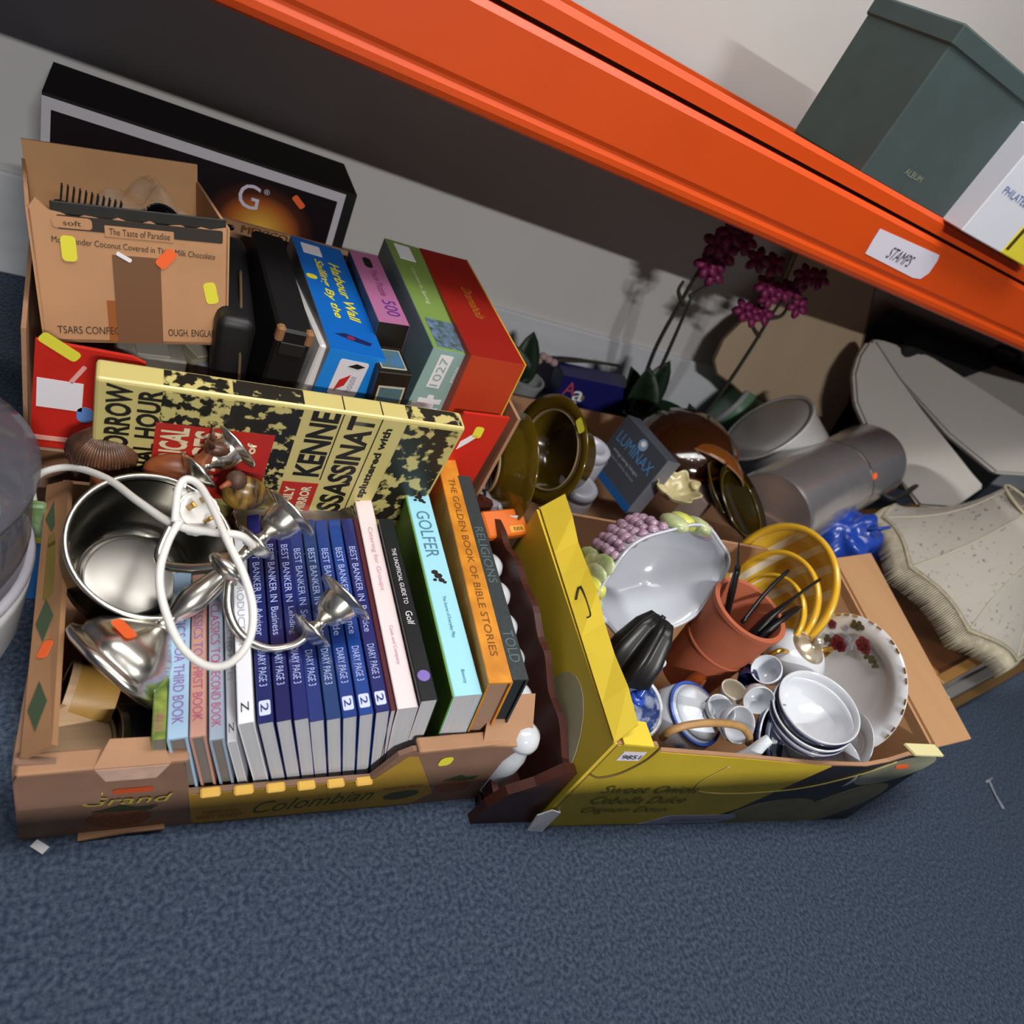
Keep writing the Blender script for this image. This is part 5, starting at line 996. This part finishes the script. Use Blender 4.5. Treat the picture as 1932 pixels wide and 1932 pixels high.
orchid('tall dark stemmed orchid with broad leaves in a pot by the skirting', b0, mat('dark_plastic_pot', '#23211f', .5),
       [[b0 + Z1 * .08, Y(1232, 668, 1.36), Y(1290, 560, 1.34), Y(1322, 505, 1.32), Y(1345, 465, 1.30)], [b0 + Z1 * .08 + X1 * .02, Y(1262, 660, 1.36), Y(1305, 560, 1.34)], [Y(1290, 575, 1.34), Y(1280, 550, 1.34), Y(1290, 530, 1.34)], [Y(1300, 560, 1.34), Y(1320, 548, 1.34), Y(1334, 538, 1.34)]],
       [(Y(u, v, 1.30), .032) for u, v in ((1350, 492), (1368, 480), (1335, 500), (1352, 460), (1345, 515), (1378, 440), (1405, 455))],
       [(b0 + Z1 * .09, Y(1190, 690, 1.36), .035, .02), (b0 + Z1 * .09, Y(1225, 690, 1.30), .045, .02), (b0 + Z1 * .09, Y(1265, 680, 1.36), .04, .01), (b0 + Z1 * .09, Y(1310, 790, 1.28), .04, .03), (b0 + Z1 * .09, Y(1185, 775, 1.26), .035, .02)])
b1 = Vector((1.50, 1.33, 0))
orchid('magenta flowered orchid leaning towards the beige board', b1, mat('dark_plastic_pot', '#23211f'),
       [[b1 + Z1 * .08, Y(1365, 735, 1.32), Y(1415, 660, 1.31), Y(1452, 600, 1.30), Y(1480, 560, 1.28)], [Y(1432, 635, 1.31), Y(1422, 620, 1.31), Y(1418, 605, 1.31)], [Y(1455, 600, 1.30), Y(1475, 595, 1.30), Y(1490, 572, 1.29)]],
       [(Y(u, v, 1.28), .030) for u, v in ((1404, 585), (1418, 595), (1440, 592), (1505, 578), (1450, 560), (1478, 548), (1445, 540), (1500, 545), (1520, 520), (1545, 525), (1430, 490), (1460, 500))],
       [(b1 + Z1 * .09, Y(1300, 760, 1.30), .03, .02), (b1 + Z1 * .09, Y(1340, 815, 1.22), .035, .02)])
b2 = Vector((.98, 1.47, 0))
k = orchid('small green leafed plant with pale pink bloom in a grey pot', b2, GP, [[b2 + Z1 * .08, Y(1000, 690, 1.46), Y(1025, 682, 1.45)], [Y(1050, 680, 1.46), Y(1110, 682, 1.47), Y(1170, 690, 1.48)]], [], [(Y(985, 720, 1.46), Y(1008, 625, 1.46), .035, .01), (Y(990, 720, 1.46), Y(972, 650, 1.46), .03, .01)])
for u, v in ((1015, 680), (1035, 678), (1025, 672), (1045, 684)):
    b = new(); ball(b, Y(u, v, 1.45), .012, (1, 1, .9), 2); part('petal', b, mat('pale_pink_petal', '#a88a8c', .6), k, True, world=True)
# beige board leaning on the wall
def flat(name, label, cat, px, yb, th, m, lean=0., n_=(0, -1, 0), p0=None, bev=.004, trim=None, group=None):
    """solid board whose outline stands in the plane through p0 with normal n_"""
    n_ = Vector(n_).normalized(); p0 = Vector(p0) if p0 is not None else Vector((0, yb, 0))
    pts = []
    for u, v in px:
        k_ = ray(u, v); t = (p0 - Vector((0, 0, H))).dot(n_) / k_.dot(n_); pts.append(Vector((0, 0, H)) + k_ * t)
    c = sum(pts, Vector()) / len(pts); c = Vector((c.x, c.y, min(p.z for p in pts)))
    g = thing(name, label, cat, c, group); b = new(); prism(b, [p - c for p in pts], n_ * -th)
    if bev: bmesh.ops.bevel(b, geom=b.edges[:], offset=bev, segments=2, affect='EDGES', clamp_overlap=True)
    part('board', b, m, g, False)
    if trim:
        b = new(); tube(b, [p - c + n_ * .001 for p in pts] + [pts[0] - c + n_ * .001], .003, 6, 0); part('edging', b, trim, g, True)
    return g
BEI = mat('beige_laminate', '#a8947c', .5, var=.06, scale=3, stretch=(3, 1, .4))
flat('beige_board', 'beige board with one rounded side leaning on the wall behind the orchids', 'board', [(1400, 605), (1365, 640), (1347, 680), (1352, 705), (1382, 725), (1450, 790), (1540, 850), (1590, 800), (1610, 720), (1635, 612), (1668, 470), (1520, 440), (1470, 560)], 1.47, .014, BEI, n_=(-.12, -1, .18), p0=(1.75, 1.46, .3), trim=mat('brown_edging', '#6a5138', .6))
# containers by the beige board
def axisdish(name, label, cat, u0, v0, z0, u1, v1, z1, a, prof, m, extra=()):
    A_, B_ = Z(u0, v0, z0), Z(u1, v1, z1); Ra = a * mpp(A_); L_ = (B_ - A_).length; k = thing(name, label, cat, frame(A_, B_ - A_)); b = new(); lathe(b, [(x * Ra, y * L_) for x, y in prof], 52); part('body', b, m, k, True, auto=45); return k, Ra, L_
k, Ra, L_ = axisdish('green_canister', 'pale green enamel canister lying beside the beige board', 'canister', 1436, 828, .10, 1370, 757, .15, 48, [(0, 0), (1, 0), (1, .97), (.97, 1), (0, 1)], mat('sage_enamel', '#5d8068', .35))
b = new(); lathe(b, [(Ra * .98, L_ * .9), (Ra * 1.04, L_ * .91), (Ra * 1.04, L_ * .99), (Ra * .98, L_)], 44, close=True); part('rim', b, mat('grey_white_pot', '#8c8f92'), k, True)
k, Ra, L_ = axisdish('white_enamel_pot', 'white lidded enamel pot lying tilted beside the steel pot', 'pot', 1500, 895, .135, 1446, 806, .225, 84, [(0, 0), (.92, 0), (.98, .06), (1, .95), (.92, 1.0), (.6, 1.03), (0, 1.04)], mat('white_enamel', '#b4b3b2', .3))
b = new(); lathe(b, [(Ra * .97, L_ * .96), (Ra * 1.05, L_ * .97), (Ra * 1.05, L_ * 1.0), (Ra * .97, L_ * 1.0)], 52, close=True); part('rolled_rim', b, mat('white_enamel_rim', '#cfcfd0', .25), k, True)
k, Ra, L_ = axisdish('cream_jug', 'cream enamel jug lying behind the white pot', 'jug', 1590, 820, .17, 1515, 760, .205, 34, [(0, 0), (1, .02), (.95, .5), (.8, .9), (.82, 1), (0, .98)], mat('cream_enamel', '#a9ab8e', .35))
b = new(); tube(b, [(Ra * .9, 0, L_ * .3), (Ra * 1.6, 0, L_ * .35), (Ra * 1.6, 0, L_ * .7), (Ra * .8, 0, L_ * .8)], .006, 8); part('handle', b, mat('cream_enamel', '#a9ab8e'), k, True)
b = new(); ball(b, (Ra, 0, L_ * .05), .009); part('black_knob', b, BLACK, k, True)
k, Ra, L_ = axisdish('steel_stock_pot', 'tall stainless steel pot lying tilted with a black handle and orange sticker', 'pot', 1448, 972, .165, 1632, 872, .24, 86, [(0, 0), (.96, 0), (1, .02), (1, .96), (1.03, .97), (1.03, 1), (.97, 1), (.95, .05), (0, .04)], mat('pot_steel', '#cccbd0', .26, .88, var=.05, scale=20))
ivk = PM[k.name].inverted(); hp = ivk @ Z(1648, 945, .23); ha = math.atan2(hp.y, hp.x)
b = new(); tube(b, [(Ra * math.cos(ha), Ra * math.sin(ha), L_ * .78), (Ra * 1.28 * math.cos(ha), Ra * 1.28 * math.sin(ha), L_ * .82), (Ra * 1.30 * math.cos(ha), Ra * 1.30 * math.sin(ha), L_ * 1.08)], [.011, .013, .010], 12, 6, .6); part('handle', b, BLACK, k, True)
sp_ = ivk @ Z(1572, 932, .25); sa = math.atan2(sp_.y, sp_.x); rn = Vector((math.cos(sa), math.sin(sa), 0))
patch(k, rn * (Ra * 1.002) + Vector((0, 0, L_ * .62)), rn.cross(Z1) * -1, Z1, .016, .03, STO, off=.001)
b = new(); lathe(b, [(Ra * 1.0, L_ * .60), (Ra * 1.004, L_ * .602), (Ra * 1.004, L_ * .615), (Ra * 1.0, L_ * .617)], 52, close=True); part('pressed_line', b, STEEL, k, True)
# long pale tapered boards
PAD = mat('off_white_board', '#b0aca6', .55, var=.03, scale=3)
flat('tapered_board', 'long off-white tapered board with a rounded end, lying in front of the others', 'board', [(1640, 642), (1622, 668), (1611, 705), (1615, 760), (1640, 818), (1690, 892), (1735, 955), (1800, 960), (1860, 918), (1800, 850), (1740, 775), (1690, 705), (1660, 652)], 1.2, .03, PAD, n_=(-.45, -.65, .62), p0=Y(1690, 800, 1.18), bev=.008, group='pale tapered boards')
flat('tapered_board', 'long off-white tapered board behind, half covered by the front one', 'board', [(1645, 640), (1665, 640), (1760, 672), (1960, 800), (1990, 900), (1880, 893), (1790, 820), (1700, 715)], 1.3, .03, PAD, n_=(-.45, -.65, .62), p0=Y(1760, 740, 1.27), bev=.008, group='pale tapered boards')
flat('tapered_board', 'long grey-white tapered board farthest back under the shelf', 'board', [(1660, 632), (1690, 628), (1830, 672), (1990, 730), (1990, 815), (1900, 770), (1760, 682)], 1.36, .03, mat('grey_white_board2', '#97938f', .55, var=.03, scale=3), n_=(-.45, -.65, .62), p0=Y(1820, 720, 1.36), bev=.008, group='pale tapered boards')
k = thing('black_suitcase', 'large black suitcase in the dark under the shelf', 'suitcase', (2.75, 1.46, 0))
b = new(); box(b, (0, 0, .3), (1.2, .18, .6), .03, seg=3); part('shell', b, mat('black_case_cloth', '#0c0b0c', .8), k, True)
b = new(); tube(b, [(-.08, -.02, .6), (-.07, -.02, .63), (.07, -.02, .63), (.08, -.02, .6)], .008, 8); part('handle', b, BLACK, k, True)
# blue bag
cbg = Z(1600, 1018, .16)
k = thing('blue_bag', 'crumpled bright blue plastic bag between the steel pot and the lampshade', 'bag', cbg + Vector((0, 0, -.08)))
b = new(); bmesh.ops.create_icosphere(b, subdivisions=4, radius=.085)
for v in b.verts: v.co = Vector((v.co.x * 1.1, v.co.y * .9, .08 + v.co.z * .9)) + v.co.normalized() * .03 * noise.noise(v.co * 25)
part('bag_film', b, mat('blue_film', '#1c3f9a', .25), k, True)
b = new(); tube(b, [(-.02, -.03, .14), (-.03, -.05, .17), (.01, -.05, .18), (.02, -.03, .15)], .004, 6); part('handle', b, mat('blue_film', '#1c3f9a'), k, True)
# lampshade
lb0 = Vector((1.985, .70, .195)); lax = Vector((.12, -.10, 1)); Rl = .25
k = thing('lampshade', 'cream bell shaped lampshade with small flowers and a long fringe', 'lampshade', frame(lb0, lax))
pan = lambda a, rr, z: (rr * (1 - .035 * abs(math.sin(4 * a))), z + .022 * abs(math.sin(4 * a)) * max(0, 1 - z / .05))
prof = [(Rl, 0), (Rl * .90, .03), (Rl * .76, .07), (Rl * .64, .115), (Rl * .55, .165), (Rl * .50, .215), (Rl * .48, .25)]
SHD = mat('cream_floral_fabric', '#d6d1c8', .8, col2='#96939a', scale=75, sharp=(.62, .68), bump=.2, bscale=300)
b = new(); lathe(b, prof, 96, fn=pan); bmesh.ops.solidify(b, geom=b.faces[:], thickness=.002); part('fabric', b, SHD, k, True)
b = new(); lathe(b, [(Rl * 1.0, -.002), (Rl * 1.012, .004), (Rl * .985, .012)], 96, fn=pan, close=True); part('braid', b, mat('cream_braid', '#a39b84', .8, var=.2, scale=120), k, True)
b = new(); lathe(b, [(Rl * .475, .246), (Rl * .49, .25), (Rl * .475, .256)], 64, close=True); part('top_braid', b, mat('cream_braid', '#a39b84'), k, True)
for j in range(8):
    a = j * math.pi / 4; b = new(); tube(b, [(pan(a, rr, z)[0] * 1.008 * math.cos(a), pan(a, rr, z)[0] * 1.008 * math.sin(a), pan(a, rr, z)[1]) for rr, z in prof], .0022, 6, 3); part('seam_piping', b, mat('cream_piping', '#b3ac9c', .8), k, True)
b = new()
for j in range(300):
    a = 2 * math.pi * j / 300; r_, z_ = pan(a, Rl, 0); q1 = random.uniform(-.004, .004)
    tube(b, [(r_ * math.cos(a), r_ * math.sin(a), z_), (r_ * 1.035 * math.cos(a), r_ * 1.035 * math.sin(a), z_ - .028), ((r_ * 1.03 + q1) * math.cos(a), (r_ * 1.03 + q1) * math.sin(a), z_ - .062)], [.0016, .0022, .0018], 4, 1)
o = part('fringe', b, mat('fringe_thread', '#b9b09a', .85, var=.2, scale=60), k, True); o['kind'] = 'stuff'
# pictures lying at the right
def pic(label, p0, p1, wid, z, th, m, m2):
    a_, b_ = Z(*p0, z), Z(*p1, z); d_ = (b_ - a_); L_ = d_.length * 1.5; x = d_.normalized(); y = Z1.cross(x).normalized()
    k = thing('picture_frame', label, 'picture frame', frame(a_ + x * L_ / 2 + y * wid / 2 - Z1 * th, Z1, x))
    for s in (-1, 1):
        b = new(); box(b, (0, s * (wid / 2 - .012), th / 2), (L_, .024, th), .002); part('frame_rail', b, m, k)
        b = new(); box(b, (s * (L_ / 2 - .012), 0, th / 2), (.024, wid - .048, th), .002); part('frame_rail', b, m, k)
    b = new(); box(b, (0, 0, th * .4), (L_ - .04, wid - .04, th * .5)); part('picture', b, m2, k); return k
GWD = mat('honey_wood_frame', '#8f6836', .45, var=.15, scale=10, stretch=(.2, 4, 4)); 
pic('silver grey picture frame lying flat on the carpet under the others', (1800, 1338), (1935, 1262), .50, .035, .035, mat('dull_gold_frame', '#6b5230', .4), mat('grey_glass', '#8d9094', .2))
pic('brushed silver picture frame in the middle of the flat pile', (1793, 1318), (1935, 1240), .50, .065, .02, mat('silver_frame', '#8f9090', .35, .5), mat('grey_glass', '#8d9094'))
pic('honey coloured wooden picture frame on top of the pile under the lampshade', (1782, 1290), (1935, 1203), .55, .10, .03, GWD, mat('brown_picture', '#5a3418', .4, var=.3, scale=8))
# bits on the carpet
k = thing('plastic_tag', 'thin clear plastic tag lying alone on the carpet', 'tag', Z(1878, 1500, .003))
o_ = PM[k.name].translation; b = new(); tube(b, [Z(1865, 1472, .003) - o_, Z(1878, 1500, .004) - o_, Z(1893, 1527, .003) - o_], [.0035, .0025, .0045], 6, 4); part('strip', b, mat('pale_plastic', '#9aa2b0', .4), k, True)
b = new(); tube(b, [Z(1860, 1476, .003) - o_, Z(1872, 1468, .003) - o_], .003, 6, 2); part('end_tab', b, mat('pale_plastic', '#9aa2b0'), k, True)
k = thing('paper_shred', 'tiny torn white paper shred on the carpet by the pineapple carton', 'paper', Z(75, 1598, .002))
b = new(); box(b, (0, 0, 0), (.016, .009, .002), 0, Matrix.Rotation(-.7, 4, 'Z')); part('shred', b, WHITE, k)
